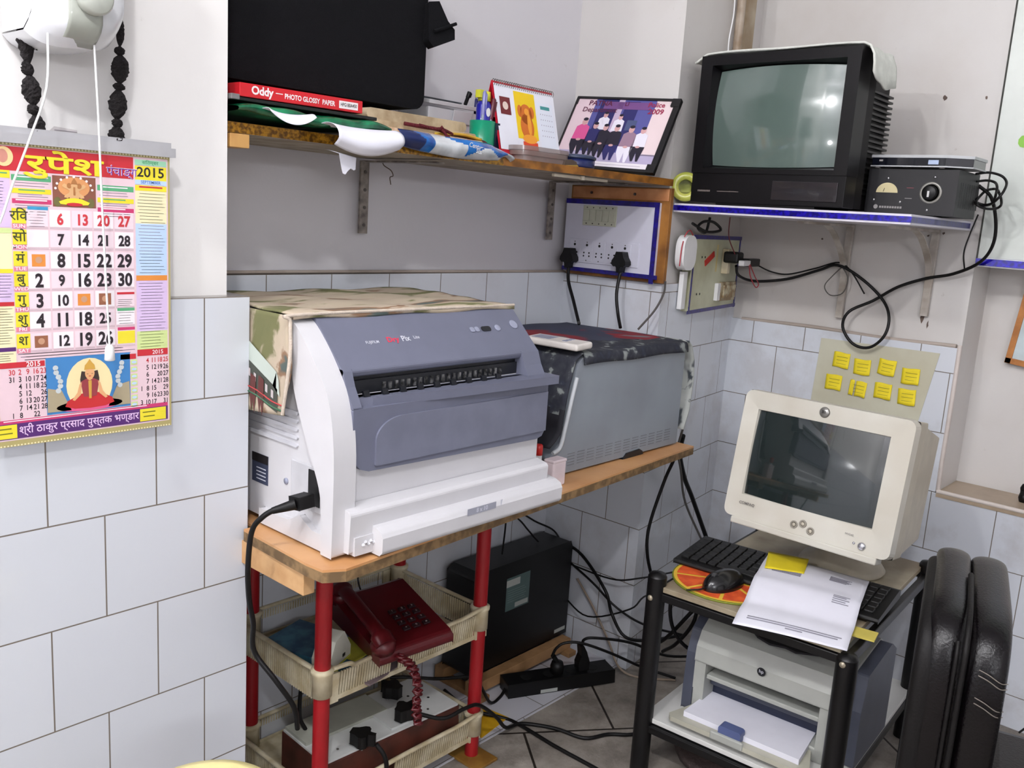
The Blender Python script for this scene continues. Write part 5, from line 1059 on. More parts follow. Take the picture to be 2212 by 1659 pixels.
# ---- yellow envelope, UPS, wooden frame, power strip
mb = MB(); mb.box(-.03, .075, -.035, .05, 0, .0015, mat('yellow_envelope', (216, 168, 30), .5, rgb2=(196, 146, 20))); mb.tube([(-.028, .0, .0018), (.02, .012, .0022), (.07, .02, .0018)], .0006, INK, 4); tag(mb.build('envelope', loc=(1.375, 1.245, .0035), rz=8), 'bright yellow envelope on the floor behind the right rack pipe', 'envelope')
t = thing('wooden_frame', 'pale wooden base frame under the black tower on the floor', 'frame', (1.64, 1.38, .0032))
PW = mat('pale_batten', (170, 130, 88), .7, rgb2=(140, 104, 66), scale=16)
mb = MB(); mb.box(-.195, .175, -.055, -.025, .012, .04, PW); mb.box(-.195, .175, .05, .08, .012, .04, PW)
for x in (-.19, .145): mb.box(x, x+.03, -.075, .085, 0, .0125, PW)
mb.build('battens', t, bevel=.001)
t = thing('ups_tower', 'black upright power backup unit with green label under the table', 'power backup unit', (1.645, 1.4, .0435))
UB = mat('ups_black', (9, 9, 10), .4, var=.1)
mb = MB(); mb.prism([(-.185, 0), (.188, 0), (.188, .245), (.18, .262), (-.165, .262), (-.185, .25)], -.043, .05, UB, 'y'); mb.build('case', t, bevel=.008, seg=3)
mb = MB(); Z = T(0, -.0435, 0) @ FRONT
mb.rect(-.07, .018, .135, .222, mat('label_teal', (84, 106, 104), .4), Z); mb.rect(-.07, -.02, .198, .216, mat('label_white', (176, 180, 174), .5), Z, z=.0003); mb.rect(-.035, .014, .139, .151, mat('label_white', (0, 0, 0)), Z, z=.0003)
for k in range(6): mb.rect(-.064, .005-.006*(k % 2), .157+.006*k, .1585+.006*k, mat('label_line', (120, 140, 136), .5), Z, z=.0003)
mb.build('label', t)
mb = MB(); mb.rect(.135, .18, .012, .022, mat('label_white', (0, 0, 0)), Z); mb.build('serial_sticker', t)
t = thing('power_strip', 'black power strip with two plugs lying on the white floor tiles', 'power strip', (1.655, 1.235, .0035), rz=-26)
mb = MB(); mb.prism([(-.145, 0), (.145, 0), (.143, .036), (-.147, .036)], -.025, .028, BLACK, 'y'); mb.build('body', t, bevel=.003)
mb = MB(); mb.rect(-.06, -.015, .002, .011, mat('label_white', (0, 0, 0)), T(0, -.0256, 0) @ FRONT); mb.build('label', t)
mb = MB()
for k in range(4): mb = MB(); mb.cyl((-.09+.06*k, .0, .036), (-.09+.06*k, .0, .0368), .014, HO, 20); mb.build('socket', t)
for k, (dx, lb) in enumerate([(-.008, 'round black plug near the middle of the black power strip'), (.06, 'tall slim black plug nearer the right end of the black power strip')]):
    c_ = Vector((1.655+dx*cos(rad(-26)), 1.235+dx*sin(rad(-26)), .0405))
    t = thing('power_plug', lb, 'plug', c_, rz=-26, group='black plugs on the power strip')
    mb = MB()
    if k == 0: mb.lathe([(0, .0), (.016, 0), (.017, .018), (.014, .028), (0, .03)], CORD, 16); mb.cyl((0, 0, .026), (-.012, 0, .045), .006, CORD, 10)
    else: mb.prism([(-.013, 0), (.015, 0), (.016, .022), (.006, .05), (-.004, .068), (-.012, .068), (-.008, .04), (-.015, .02)], -.012, .012, CORD, 'y')
    mb.build('plug_body', t, bevel=.003 if k else 0)

# ================================================================== computer trolley
CB = mat('trolley_black', (9, 8, 10), .4, var=.1, spec=.4); BD = mat('trolley_board', (176, 166, 142), .5, rgb2=(132, 118, 96), scale=6)
CRZ = -86.3
t = thing('computer_trolley', 'black metal two-shelf trolley carrying the monitor and the laser printer', 'trolley', (1.5325, .71, 0), rz=CRZ)
for x in (-.195, .195):
    for y in (0, .55):
        lt_ = .425 if y else (.437 if x < 0 else .402); mb = MB(); mb.cyl((x, y, 0), (x, y, lt_), .0195, CB, 22); mb.lathe([(.0195, 0), (.016, .006), (0, .009)], CB, 22, T(x, y, lt_)); lg_ = mb.build('leg', t)
        if y == 0: mb = MB(); mb.lathe([(0, 0), (.0062, 0), (.005, .0022), (0, .003)], mat('brass_screw', (170, 160, 140), .4, metal=.5), 14, T(x-.002, y-.0195, .395) @ RX(90)); mb.build('screw', lg_)
mb = MB()
for z in (.392, .098):
    mb.box(-.19, .19, -.008, .008, z-.003, z+.014, CB); mb.box(-.19, .19, .542, .558, z, z+.016, CB)
    for x in (-.195, .195): mb.box(x-.007, x+.007, .0, .55, z-.006, z+.016, CB)
mb.build('rails', t, bevel=.002)
mb = MB(); mb.box(-.183, .183, -.006, .565, .4085, .4195, BD); mb.build('top_shelf', t, bevel=.001)
mb = MB(); mb.box(-.2, .2, .002, .565, .1145, .1245, mat('white_laminate_shelf', (216, 216, 212), .3, var=.02, coat=.2)); mb.build('lower_shelf', t, bevel=.001)
# monitor: z origin on the shelf
BG = mat('beige_plastic', (198, 195, 184), .45, rgb2=(190, 185, 172), scale=8); BG2 = mat('beige_shell', (186, 178, 160), .5)
t = thing('computer_monitor', 'beige tube computer monitor with dark screen standing on the trolley', 'monitor', (1.86, .69, .4197), rz=-91)
mb = MB(); mb.lathe([(0, 0), (.088, 0), (.092, .006), (.085, .016), (.06, .028), (.055, .12), (0, .12)], BG2, 40, T(0, .075, 0)); mb.build('swivel_base', t)
tl = T(0, -.16, .135) @ RX(-10)
hw = .1785; z0, z1 = -.012, .262
mb = MB(); mb.M = tl
def mframe(a, b, y0, y1, m):
    frame(mb, a, b, y0, y1, m)
sa = (-.144, .133, .04, .222)
# rounded face plate built as a ring of quads around the screen opening
pts_o = mb.rrect(-hw, hw, z0, z1, .016, 4); n = len(pts_o)
def inner(p):
    x = min(max(p[0], sa[0]), sa[1]); z = min(max(p[1], sa[2]), sa[3]); return (x, z)
ring0 = [(x, .022, z) for x, z in pts_o]; ring1 = [(x*.985, .0, z0+(z-z0)*.985+.002) for x, z in pts_o]
inn = []
for x, z in pts_o:
    fx = (x+hw)/(2*hw); fz = (z-z0)/(z1-z0); inn.append((sa[0]+(sa[1]-sa[0])*(0 if fx < .12 else 1 if fx > .88 else fx), .004, sa[2]+(sa[3]-sa[2])*(0 if fz < .12 else 1 if fz > .88 else fz)))
inn2 = [(x*.975+ -.0001, .016, sa[2]+(z-sa[2])*.975+.002) for x, y, z in inn]
V = ring0+ring1+inn+inn2; Fs = []
for k in range(3):
    for i in range(n): Fs.append((k*n+i, k*n+(i+1) % n, (k+1)*n+(i+1) % n, (k+1)*n+i))
mb.add(V, [f[::-1] for f in Fs], BG, False); bzl = mb.build('bezel', t)
mb = MB(); mb.M = tl
mb.grid(lambda u, v: (-.146+.281*u, .0015+((.28*u-.14)**2+(.186*v-.093)**2)/2.7, .038+.186*v), 20, 16, mat('dark_crt_glass', (34, 42, 42), .08, coat=1)); mb.build('screen', t)
mb = MB(); mb.M = tl; body(mb, [(.020, hw-.002, z0+.002, z1-.002), (.07, hw-.004, z0+.004, z1-.002), (.10, hw-.012, z0+.006, z1-.012), (.26, .145, .01, z1-.03), (.37, .10, .05, .19), (.40, .08, .06, .17)], BG2)
mb.box(-.155, .155, -.004, .03, z0-.012, z0+.002, BG); mb.build('back_shell', t, bevel=.003)
MF = tl @ T(0, -.0008, 0) @ FRONT
mb = MB(); mb.text('COMPAQ', .0082, mat('logo_grey', (120, 116, 112), .5), MF, x=-.126, y=.022, bold=.02); mb.text('MV540', .006, mat('logo_grey', (0, 0, 0)), MF, x=.095, y=.02); mb.build('lettering', bzl)
mb = MB(); mb.lathe([(0, 0), (.011, 0), (.009, .003), (0, .004)], mat('badge_silver', (150, 148, 144), .3, metal=.6), 22, tl @ T(-.002, .001, .243) @ RX(90)); [mb.rect(-.0035+.0028*k, -.0020+.0028*k, -.003, .003, INK, tl @ T(-.002, -.0045, .2435) @ FRONT) for k in range(3)]; mb.build('badge', bzl)
mb = MB()
RGm = mat('ring_grey', (150, 144, 132), .5)
for x, z in ((-.018, .008), (.018, .004), (0, .014)): mb.lathe([(.0052, 0), (.008, 0), (.0075, .0016), (.0055, .0016), (.0052, 0)], RGm, 18, tl @ T(x, .0005, z) @ RX(90)); mb.lathe([(0, 0), (.004, 0), (.0035, .002), (0, .002)], BG2, 14, tl @ T(x, .0005, z) @ RX(90))
mb.build('menu_buttons', bzl)
mb = MB(); mb.lathe([(0, 0), (.008, 0), (.0072, .003), (.003, .0045), (0, .0045)], mat('chrome_button', (200, 200, 205), .2, metal=.8), 22, tl @ T(.122, .0005, .004) @ RX(90)); mb.build('power_button', bzl)
mb = MB(); mb.lathe([(0, 0), (.0028, 0), (.0025, .0015), (0, .002)], mat('chrome_button', (0, 0, 0)), 12, tl @ T(.106, .0005, .006) @ RX(90)); mb.build('power_light', bzl)
# keyboard, mouse, pad
t = thing('keyboard', 'black computer keyboard lying in front of the beige monitor', 'keyboard', (1.742, .735, .4240), rz=-84.5)
KB = mat('keyboard_black', (9, 9, 10), .45, var=.1)
mb = MB(); mb.prism([(-.085, 0), (-.085, .010), (.07, .020), (.085, .018), (.085, 0)], -.214, .214, KB, 'x'); mb.build('case', t, bevel=.005, seg=3)
mb = MB(); Q = T(0, 0, .0148) @ RX(3.7)
for j in range(6):
    for i in range(20):
        if j == 0 and 4 <= i <= 8: continue
        mb.box(-.204+.0203*i, -.204+.0203*i+.0175, -.068+.0225*j, -.068+.0225*j+.0195, 0, .006, KB, Q)
mb.box(-.204+.0203*4, -.204+.0203*8+.0175, -.068, -.0485, 0, .006, KB, Q)
mb.build('keys', t, bevel=.0015)
t = thing('mouse_pad', 'round mouse pad printed like an orange slice at the trolley corner', 'mouse pad', (1.648, .812, .4197), rz=0)
mb = MB(); mb.lathe([(0, 0), (.116, 0), (.116, .003), (.113, .0035), (.113, .003)], mat('pad_green', (120, 130, 30), .6), 56); mb.disc(0, 0, .1135, mat('pad_yellow', (232, 190, 60), .6), z=.0034, n=56); mb.build('base', t)
mb = MB(); OG = mat('pad_orange', (226, 96, 40), .6, rgb2=(200, 70, 30), scale=40)
for k in range(9):
    a0 = 40*k+2; mb.poly([(.01*cos(rad(a0+18)), .01*sin(rad(a0+18)))]+[(.106*cos(rad(a0+36*j/6)), .106*sin(rad(a0+36*j/6))) for j in range(7)], OG, z=.0040)
mb.build('slice_print', t)
t = thing('computer_mouse', 'black computer mouse on the orange slice pad', 'mouse', (1.612, .805, .4238), rz=-100)
mb = MB(); mb.grid(lambda u, v: (.031*sin(pi*v)*cos(2*pi*u)*(1 if True else 0), -.055*cos(pi*v), max(0, .034*sin(pi*v)**.7*sin(2*pi*u)) if sin(2*pi*u) > 0 else 0), 28, 18, mat('mouse_black', (16, 16, 18), .25, coat=.3)); mb.build('shell', t)
mb = MB(); mb.tube([(0, -.052, .008), (-.003, -.07, .006), (-.02, -.09, .003)], .0018, CORD); mb.cyl((-.004, -.03, .027), (.004, -.03, .027), .006, mat('wheel_grey', (60, 60, 62), .5), 12); mb.build('wheel', t)
# the printed letter with the yellow note
c4 = [Vector(p) for p in ((1.47, .707), (1.532, .514), (1.82, .586), (1.79, .796))]
def sheet(u, v):
    p = (c4[0].lerp(c4[1], u)).lerp(c4[3].lerp(c4[2], u), v)
    z = .4275 if v < .3 else .4275+.022*min(1, (v-.3)/.25)
    if v < .2: z -= .006*((.2-v)/.2)**1.5
    z += .0022*abs(sin(v*9.5))+.0015*sin(u*4)
    return (p.x-1.55, p.y-.65, z-.42)
t = thing('printed_letter', 'folded white printed letter lying over the keyboard and trolley edge', 'letter', (1.55, .65, .42))
mb = MB(); mb.grid(sheet, 20, 34, PAPER); LT = mat('letter_ink', (150, 148, 160), .7)
def onsheet(u0, u1, v0, v1, m, dz=.0012, nu=8):
    mb.grid(lambda a, b: tuple(Vector(sheet(u0+(u1-u0)*a, v0+(v1-v0)*b))+Vector((0, 0, dz))), nu, 2, m)
for k, (a, b) in enumerate([(.1, .93), (.1, .9), (.45, .6)]): onsheet(a, b, .10-.022*k, .108-.022*k, LT)
for k in range(6): onsheet(.66, .66+.2-.02*(k % 3), .86-.014*k, .866-.014*k, LT)
for k in range(4): onsheet(.12, .4, .76-.014*k, .767-.014*k, LT)
for k in range(5): onsheet(.75, .9-.03*(k % 2), .56-.02*k, .566-.02*k, LT)
mb.build('sheet', t, solid=.0006)
mb = MB()
cn = [Vector(p) for p in ((1.70, .760), (1.735, .690), (1.815, .715), (1.788, .795))]
mb.grid(lambda u, v: tuple(Vector((*(cn[0].lerp(cn[1], u)).lerp(cn[3].lerp(cn[2], u), v), .4545+.003*v*v))-Vector((1.765, .745, .4545))), 8, 8, YNOTE)
tag(mb.build('sticky_note', loc=(1.765, .745, .4545), solid=.0008), 'yellow sticky note on the printed letter before the monitor', 'note')
mb = MB(); mb.box(-.05, .05, -.012, .03, 0, .003, mat('yellow_pad', (206, 190, 90), .6)); tag(mb.build('note_pad', loc=(1.61, .545, .4198), rz=-80), 'thin yellow writing pad edge showing beside the printed letter', 'note pad')
# laser printer on the lower shelf
t = thing('laser_printer', 'grey and white laser printer with paper tray open on the lower trolley shelf', 'printer', (1.622, .693, .1247), rz=CRZ)
PGm = mat('printer_light_grey', (170, 172, 166), .42, var=.03); PDk = mat('printer_dark_grey', (72, 76, 90), .45)
hw2 = .166
mb = MB(); pf = [(.0, .0), (.0, .055), (.004, .13), (.02, .178), (.05, .197), (.2, .205), (.235, .19), (.24, 0)]
mb.prism(pf, -hw2-.012, -hw2+.012, PDk, 'x'); mb.build('side_cover', t, bevel=.006, seg=3)
mb = MB(); mb.prism([(.03, 0), (.03, .12), (.05, .19), (.2, .205), (.24, .18), (.24, 0)], hw2-.012, hw2+.014, PDk, 'x'); mb.build('side_cover', t, bevel=.006, seg=3)
mb = MB(); up = [(-.004, .118), (.0, .15), (.018, .18), (.05, .199), (.2, .208), (.23, .19), (.235, .1), (.06, .1)]
mb.prism(up, -hw2+.01, hw2-.01, PGm, 'x'); mb.prism([(.0, 0), (.0, .12), (.06, .12), (.06, 0)], -hw2+.01, -hw2+.035, PGm, 'x'); mb.prism([(.0, 0), (.0, .12), (.06, .12), (.06, 0)], hw2-.055, hw2-.01, PGm, 'x'); mb.box(-hw2+.02, hw2-.02, .0, .23, 0, .03, PGm); mb.build('body', t, bevel=.004, seg=3)
mb = MB(); mb.box(-hw2+.035, hw2-.055, .05, .1, .03, .118, mat('cavity_navy', (34, 42, 66), .5)); mb.build('cavity', t)
mb = MB(); mb.box(-hw2+.036, hw2-.056, .006, .05, .082, .092, PGm); mb.box(-hw2+.036, hw2-.056, .03, .05, .06, .07, PDk); mb.build('paper_bar', t, bevel=.002)
mb = MB(); mb.prism([(-.145, .0), (.105, .0), (.13, -.075), (.12, -.085), (-.16, -.085), (-.168, -.075)], .012, .022, mat('tray_grey', (184, 182, 166), .4), 'z'); mb.box(-.07, .0, -.088, -.08, .012, .03, PGm); ptr = mb.build('paper_tray', t, bevel=.003)
mb = MB(); mb.prism([(-.135, .05), (.095, .05), (.105, -.066), (-.14, -.066)], .0225, .034, PAPER, 'z'); mb.build('paper_stack', ptr, bevel=.001)
mb = MB(); mb.prism(mb.rrect(-.055, -.008, .02, .046, .006), -.083, -.060, mat('blue_clip', (84, 96, 140), .4), 'y'); mb.build('paper_guide', ptr, bevel=.002)
mb = MB(); mb.disc(-.01, .148, .009, DK, T(0, -.006, 0) @ FRONT); mb.text('hp', .010, LW, T(0, -.0064, 0) @ FRONT, x=-.01, y=.1485, bold=.01); mb.build('logo', t)
mb = MB(); pgm = [(-.11, .0), (-.05, .022), (.02, .02), (.06, .034), (.1, .03), (.15, .02), (.12, -.03), (.06, -.062), (.03, -.055), (-.01, -.066), (-.05, -.05), (-.07, -.03)]
mb.prism([(x*.75, y*.8) for x, y in pgm], 0, .004, mat('black_rag', (30, 28, 34), .8), 'z')
tag(mb.build('cloth_rag', loc=(1.67, .69, .3335), rz=CRZ, bevel=.0015), 'black rag lying on top of the laser printer', 'cloth')
t = thing('cloth_bundle', 'dark brown cloth bundle on the floor under the trolley', 'bundle', (1.72, .80, .0))
mb = MB(); mb.grid(lambda u, v: (.15*sin(pi*v)**.7*cos(2*pi*u)*(1+.12*sin(5*u*pi)), .12*sin(pi*v)**.7*sin(2*pi*u)*(1+.1*sin(9*u)), .035-.035*cos(pi*v)+.007*sin(u*21+v*9)*sin(pi*v)), 30, 16, mat('brown_cloth', (52, 40, 38), .85, bump=.5, scale=20)); mb.build('cloth', t)
# ---- notes on the wall
SHM = mat('old_plastic_sheet', (200, 198, 178), .3, rgb2=(190, 186, 164), scale=8)
mb = MB(); Wm = RZ(-90) @ RX(90)
mb.add([(0, 0, 0), (0, -.300, .003), (0, -.27, -.19), (0, .008, -.185)], [(3, 2, 1, 0)], SHM)
tag(mb.build('plastic_sheet', loc=(2.3285, .962, .872), solid=.001), 'yellowed plastic sheet taped to the wall tiles behind the monitor', 'sheet')
notes = [(.900, .822, 2), (.844, .812, -2), (.782, .821, 4), (.722, .808, -1), (.913, .761, 1), (.848, .755, 3), (.784, .760, 0), (.724, .755, -3)]
pos = ['first in the upper row, near the cable loop', 'second in the upper row', 'third in the upper row', 'last in the upper row, nearest the recess', 'first in the lower row, just above the monitor', 'second in the lower row, torn down its middle', 'third in the lower row', 'last in the lower row, beside the recess']
for k, (y, z, a) in enumerate(notes):
    mb = MB(); h = .0215; r_ = random.uniform
    def nt_(x0, x1):
        mb.grid(lambda u, v: (-.0012-.003*(1-v)**2*u, -(x0+(x1-x0)*u), -.020+.040*v+.001*sin(u*6+k)), 6, 6, YNOTE, M=RX(a))
    if k == 5: nt_(-.022, -.010); nt_(-.006, .022)
    else: nt_(-.0215, .0215)
    for j in range(3): mb.box(-.0026, -.0018, -.016, .012, .008-.009*j, .0086-.009*j, mat('note_pencil', (150, 140, 50), .7), RX(a))
    tag(mb.build('sticky_note', loc=(2.3265, y, z), solid=.0006), 'yellow sticky note on the plastic sheet, '+pos[k], 'note', 'yellow sticky notes above the monitor')
# ---- recess: panel above, picture frame, knob
t = thing('wall_panel', 'white flush panel with blue tape along its lower edge above the recess', 'panel', (2.335, .6, 1.1), rz=-90)
mb = MB(); mb.box(-.013, 2.1, -.004, .14, .012, 1.45, mat('panel_white', (206, 212, 206), .25, var=.02, coat=.3)); mb.build('board', t, bevel=.001)
mb = MB(); mb.box(-.015, 2.1, -.008, -.003, -.006, .010, BF); mb.box(-.013, 2.1, -.003, .14, -.009, .012, WHITE); mb.build('tape_edge', t)
mb = MB(); mb.disc(.045, .277, .012, mat('green_sticker', (140, 200, 70), .5), T(0, -.0048, 0) @ FRONT, n=9, ry=.014); mb.build('sticker', t)
t = thing('picture_frame', 'orange wooden picture frame leaning inside the wall recess', 'picture', (2.462, .55, .86), rz=-90, rot=(0, rad(6), rad(-90)))
mb = MB(); OW = mat('orange_wood', (196, 130, 66), .45, rgb2=(160, 100, 44)); mb.box(0, .014, 0, .012, 0, .21, OW); mb.box(.246, .26, 0, .012, 0, .21, OW); mb.box(0, .26, 0, .012, 0, .014, OW); mb.box(0, .26, 0, .012, .196, .21, OW); mb.build('frame', t, bevel=.001)
mb = MB(); mb.box(.012, .25, .004, .009, .01, .2, mat('pale_blue_print', (196, 210, 214), .5)); mb.build('print', t)
t = thing('black_knob', 'small black double knob standing on the sill of the wall recess', 'knob', (2.42, .448, .5348))
mb = MB(); mb.lathe([(0, 0), (.010, .0), (.013, .01), (.011, .02), (0, .024)], BLACK, 16); mb.lathe([(0, .02), (.01, .024), (.012, .034), (.008, .044), (0, .046)], BLACK, 16); mb.box(-.012, .02, -.008, .008, .018, .028, BLACK); mb.build('body', t)
# ---- leather chair
LB = mat('black_leather', (7, 4, 6), .27, var=.15, bump=.12, scale=70, spec=.35); LS = mat('leather_side', (16, 14, 14), .55, bump=.1, scale=60, spec=.25)
t = thing('office_chair', 'black leather office chair with stitched backrest turned away at the right', 'chair', (1.25, .268, 0), rz=15)
def slab(mb, y0, y1, m, top=.652, bot=.26, x1=.40, rx=.05, bulge=.012):
    n1, n2 = 26, 20; vs = []
    # outline in (x,z), cross-section rounded in y
    def fn(u, v):
        a = 2*pi*u; ca, sa_ = cos(a), sin(a); ex = 5
        px = (abs(ca)**(2/ex))*(1 if ca > 0 else -1); pz = (abs(sa_)**(2/ex))*(1 if sa_ > 0 else -1)
        b = pi*(v-.5); k = cos(b)**.45
        return ((x1/2)+(x1/2+0)*px*(.86+.14*k), (y0+y1)/2+(y1-y0)/2*sin(b), (top+bot)/2+(top-bot)/2*pz*(.90+.10*k)+.02*px*px*(1 if False else 0))
    mb.grid(fn, 64, 22, m)
mb = MB(); slab(mb, -.003, .048, LB); mb.build('front_cushion', t)
mb = MB(); slab(mb, -.056, -.003, LB, top=.648); mb.build('rear_shell', t)
mb = MB(); slab(mb, .030, .060, LS, top=.641, x1=.37); mb.build('inner_panel', t)
mb = MB(); mb.tube([(.004, -.001, .32), (-.002, -.001, .42), (-.001, -.001, .58), (.012, -.001, .625), (.06, -.001, .648), (.2, -.001, .652)], .004, LS, 6); mb.tube([(.003, .009, .32), (-.001, .009, .42), (.0, .009, .58), (.012, .009, .62)], .003, LS, 6); mb.build('piping', t)
mb = MB(); STc = mat('stitch_grey', (120, 112, 104), .7)
for z in (.585, .577, .545, .537): mb.tube([(.002, -.020, z+.006), (-.001, -.032, z+.003), (.003, -.047, z-.006), (.016, -.0565, z-.010)], .0008, STc, 4)
mb.build('stitching', t)
mb = MB(); mb.box(-.03, .42, -.52, -.06, .25, .32, LB); mb.build('seat', t, bevel=.03, seg=4)
mb = MB(); mb.cyl((.2, -.28, .06), (.2, -.28, .26), .025, BLACK, 16); mb.build('gas_column', t)
mb = MB()
for k in range(5): a = rad(72*k+10); mb.cyl((.2, -.28, .08), (.2+.24*cos(a), -.28+.24*sin(a), .045), .016, BLACK, 10); mb.cyl((.2+.24*cos(a)-.012, -.28+.24*sin(a), .025), (.2+.24*cos(a)+.012, -.28+.24*sin(a), .025), .025, BLACK, 14)
mb.build('star_base', t)
# ---- cream stool top at the lower frame edge
t = thing('plastic_stool', 'cream plastic stool whose top edge shows at the very bottom', 'stool', (.47, .83, 0))
mb = MB(); CS = mat('stool_cream', (226, 214, 150), .45); mb.lathe([(0, .455), (.078, .455), (.088, .462), (.085, .473), (.07, .478), (0, .478)], CS, 40); mb.build('seat', t)
for k in range(4): a = rad(90*k+45); mb = MB(); mb.cyl((.085*cos(a), .085*sin(a), .46), (.13*cos(a), .13*sin(a), 0), .012, CS, 12); mb.build('leg', t)

# ================================================================== loose cables
cable('electric_cable', 'long black cable looping along the right wall below the television shelf', [(2.2, .60, 1.27), (2.22, .575, 1.245), (2.25, .565, 1.19), (2.27, .57, 1.14), (2.3, .60, 1.10), (2.32, .658, 1.069), (2.325, .72, 1.052), (2.325, .783, 1.025), (2.325, .84, .984), (2.3, .887, .952), (2.3, .898, .911), (2.3, .867, .872), (2.3, .824, .868), (2.3, .791, .902), (2.31, .789, .949), (2.325, .818, .992), (2.32, .877, 1.039), (2.31, .936, 1.066), (2.325, .989, 1.049), (2.325, 1.076, 1.017), (2.3, 1.156, 1.004), (2.24, 1.175, 1.018), (2.2, 1.165, 1.045)], .0038, CORD)
cable('adapter_lead', 'thin black lead from the adapter sagging across the right wall', [(2.275, 1.14, 1.048), (2.32, 1.123, 1.033), (2.325, 1.075, 1.03), (2.32, 1.0, 1.052), (2.318, .937, 1.073), (2.318, .90, 1.05), (2.316, .86, 1.0)], .002, CORD)
cable('thin_lead', 'small loop of thin black wire hanging from the cable bundle on the wall', [(2.318, .934, 1.071), (2.318, .909, 1.036), (2.318, .916, .997), (2.318, .948, .987), (2.318, .967, 1.009), (2.318, .948, 1.039), (2.318, .924, 1.066)], .0014, GCORD)
cable('thin_lead', 'thin black wire dropping from the stabilizer to the long wall cable', [(2.3, .618, 1.21), (2.3, .630, 1.16), (2.3, .636, 1.12), (2.316, .633, 1.08)], .0018, CORD)
cable('electric_cable', 'black cable bowing down between the table end and the trolley', [(1.80, 1.06, .598), (1.80, 1.08, .54), (1.787, 1.1, .43), (1.789, 1.1, .359), (1.83, 1.1, .272), (1.86, 1.09, .2)], .004, CORD)
cable('electric_cable', 'thick black cable running from the table end down behind the keyboard', [(1.885, 1.09, .64), (1.93, 1.12, .58), (2.0, 1.14, .5), (2.068, 1.15, .431), (2.175, 1.15, .288)], .006, CORD)
cable('thin_lead', 'grey cable beside the thick black one behind the keyboard', [(1.862, 1.08, .66), (1.90, 1.11, .60), (1.96, 1.13, .53), (2.034, 1.15, .425), (2.143, 1.15, .296)], .003, GCORD)
G = 'black cables between the power backup unit and the trolley'
cable('data_cable', 'black cable arching down from the top of the power backup unit to the trolley foot', [(1.836, 1.40, .29), (1.84, 1.33, .27), (1.80, 1.22, .22), (1.81, 1.2, .16), (1.80, 1.15, .12), (1.86, 1.12, .10), (2.0, 1.1, .076)], .0042, CORD)
cable('data_cable', 'black cable slanting from the middle of the power backup unit to the right', [(1.836, 1.39, .25), (1.825, 1.28, .215), (1.83, 1.2, .17), (1.88, 1.14, .128), (1.98, 1.08, .09)], .003, CORD)
cable('data_cable', 'thin black cable sagging from the power backup unit up to the keyboard', [(1.836, 1.38, .235), (1.82, 1.22, .245), (1.83, 1.14, .27), (1.90, 1.06, .3), (1.90, 1.0, .34), (1.86, .965, .40), (1.80, .955, .428)], .0022, CORD)
cable('data_cable', 'thin black cable low on the pillar rising right toward the trolley', [(1.836, 1.38, .14), (1.82, 1.28, .12), (1.83, 1.16, .18), (1.861, 1.13, .22), (1.95, 1.05, .24)], .0022, CORD)
cable('electric_cable', 'black cord arching from the round plug of the power strip to the trolley', [(1.633, 1.245, .085), (1.635, 1.235, .11), (1.65, 1.22, .125), (1.68, 1.19, .125), (1.75, 1.15, .09), (1.85, 1.12, .03), (1.9, 1.05, .01)], .0036, CORD, 'cord')
cable('electric_cable', 'black cord arching from the slim plug of the power strip to the trolley', [(1.703, 1.208, .105), (1.70, 1.2, .125), (1.72, 1.18, .13), (1.80, 1.13, .11), (1.9, 1.08, .06), (2.0, 1.02, .05)], .0036, CORD, 'cord')
cable('electric_cable', 'black cable running from the brown switch box across the rack to the floor', [(1.125, 1.18, .165), (1.172, 1.152, .148), (1.223, 1.145, .152), (1.27, 1.148, .14), (1.34, 1.16, .08), (1.40, 1.18, .02), (1.456, 1.18, .007), (1.499, 1.118, .005), (1.518, 1.05, .005), (1.571, 1.022, .005), (1.622, .981, .005), (1.72, .99, .005)], .0042, CORD, 'cord')
cable('electric_cable', 'black cable crossing the stone floor toward the bottom edge', [(1.32, 1.30, .09), (1.38, 1.28, .03), (1.44, 1.23, .006), (1.45, 1.186, .005), (1.445, 1.073, .005), (1.446, .948, .005), (1.44, .85, .005)], .0042, CORD, 'cord')
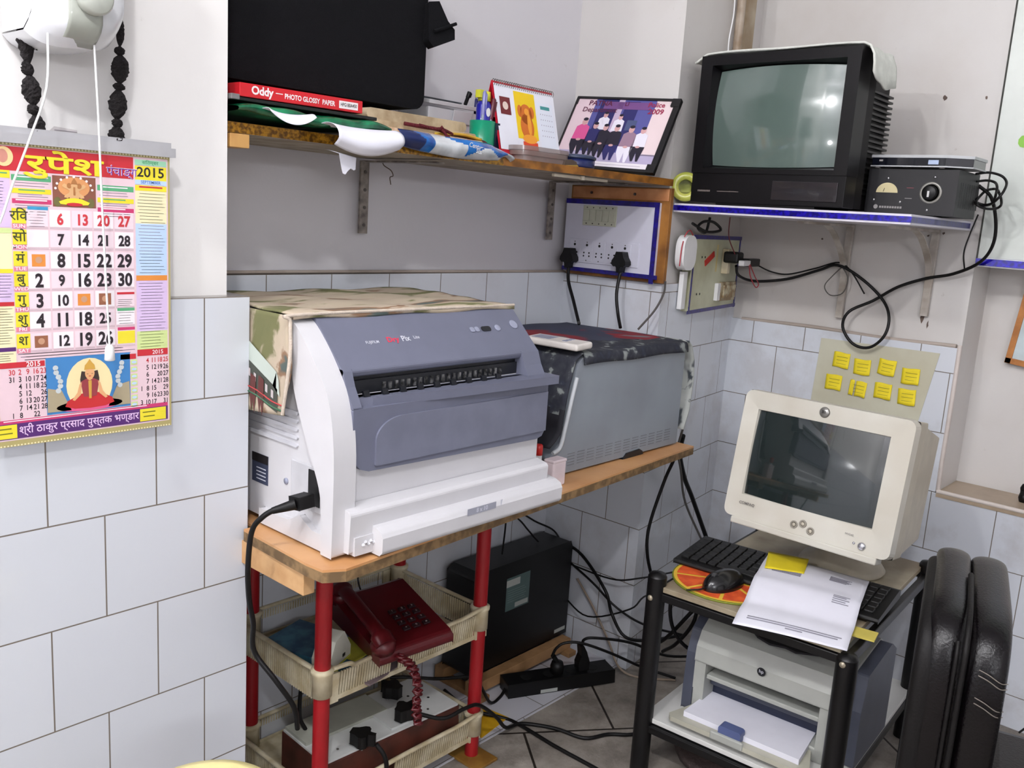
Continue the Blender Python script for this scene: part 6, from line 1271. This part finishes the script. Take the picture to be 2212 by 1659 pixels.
cable('electric_cable', 'black cable from the power strip back through the rack to the far plug', [(1.53, 1.298, .02), (1.50, 1.29, .008), (1.46, 1.285, .012), (1.40, 1.27, .09), (1.34, 1.25, .135), (1.267, 1.27, .150), (1.2, 1.29, .17), (1.17, 1.315, .17)], .0036, CORD, 'cord')
for k, P in enumerate([[(1.60, 1.40, .31), (1.64, 1.43, .36), (1.651, 1.44, .40), (1.655, 1.45, .59)], [(1.74, 1.40, .31), (1.70, 1.42, .36), (1.665, 1.44, .42), (1.66, 1.45, .59)], [(1.836, 1.40, .29), (1.82, 1.42, .32), (1.75, 1.44, .36), (1.67, 1.45, .43), (1.665, 1.45, .59)]]):
    cable('data_cable', ['first black lead rising from the top of the power backup unit, left of the others', 'middle black lead rising from the top of the power backup unit', 'long black lead curving over the top right of the power backup unit'][k], P, .0024, CORD)
cable('string', 'pale string hanging down in front of the power backup unit', [(1.46, 1.36, .60), (1.465, 1.35, .45), (1.47, 1.345, .40), (1.475, 1.345, .33), (1.48, 1.345, .27)], .002, mat('pale_string', (190, 180, 170), .8), 'string')
for k, P in enumerate([[(1.72, .93, .40), (1.73, .985, .31), (1.74, .985, .23), (1.76, .95, .18), (1.80, .90, .17), (1.83, .89, .25), (1.84, .88, .40)], [(1.78, .90, .40), (1.76, .92, .32), (1.75, .96, .25), (1.77, 1.02, .17), (1.8, 1.08, .12)], [(1.82, .93, .40), (1.80, .96, .32), (1.79, .955, .24), (1.80, 1.0, .16), (1.84, 1.06, .10)]]):
    cable('data_cable', ['looped black cable hanging under the trolley top at the left', 'black cable under the trolley top slanting left toward the pillar', 'black cable nearest the laser printer hanging under the trolley top'][k], P, .0045, CORD)
cable('thin_lead', 'pale dirty cable trailing down the pillar tiles beside the power backup unit', [(1.842, 1.34, .2), (1.84, 1.28, .14), (1.835, 1.22, .07), (1.82, 1.17, .02), (1.84, 1.12, .005), (1.9, 1.05, .005)], .003, mat('dirty_beige', (150, 134, 118), .7))
cable('thin_lead', 'thin dark lead at the far right of the tiled wall near the chair', [(1.9, .29, .21), (1.92, .28, .22), (1.95, .27, .225), (2.0, .25, .2), (2.0, .2, .0)], .002, CORD)
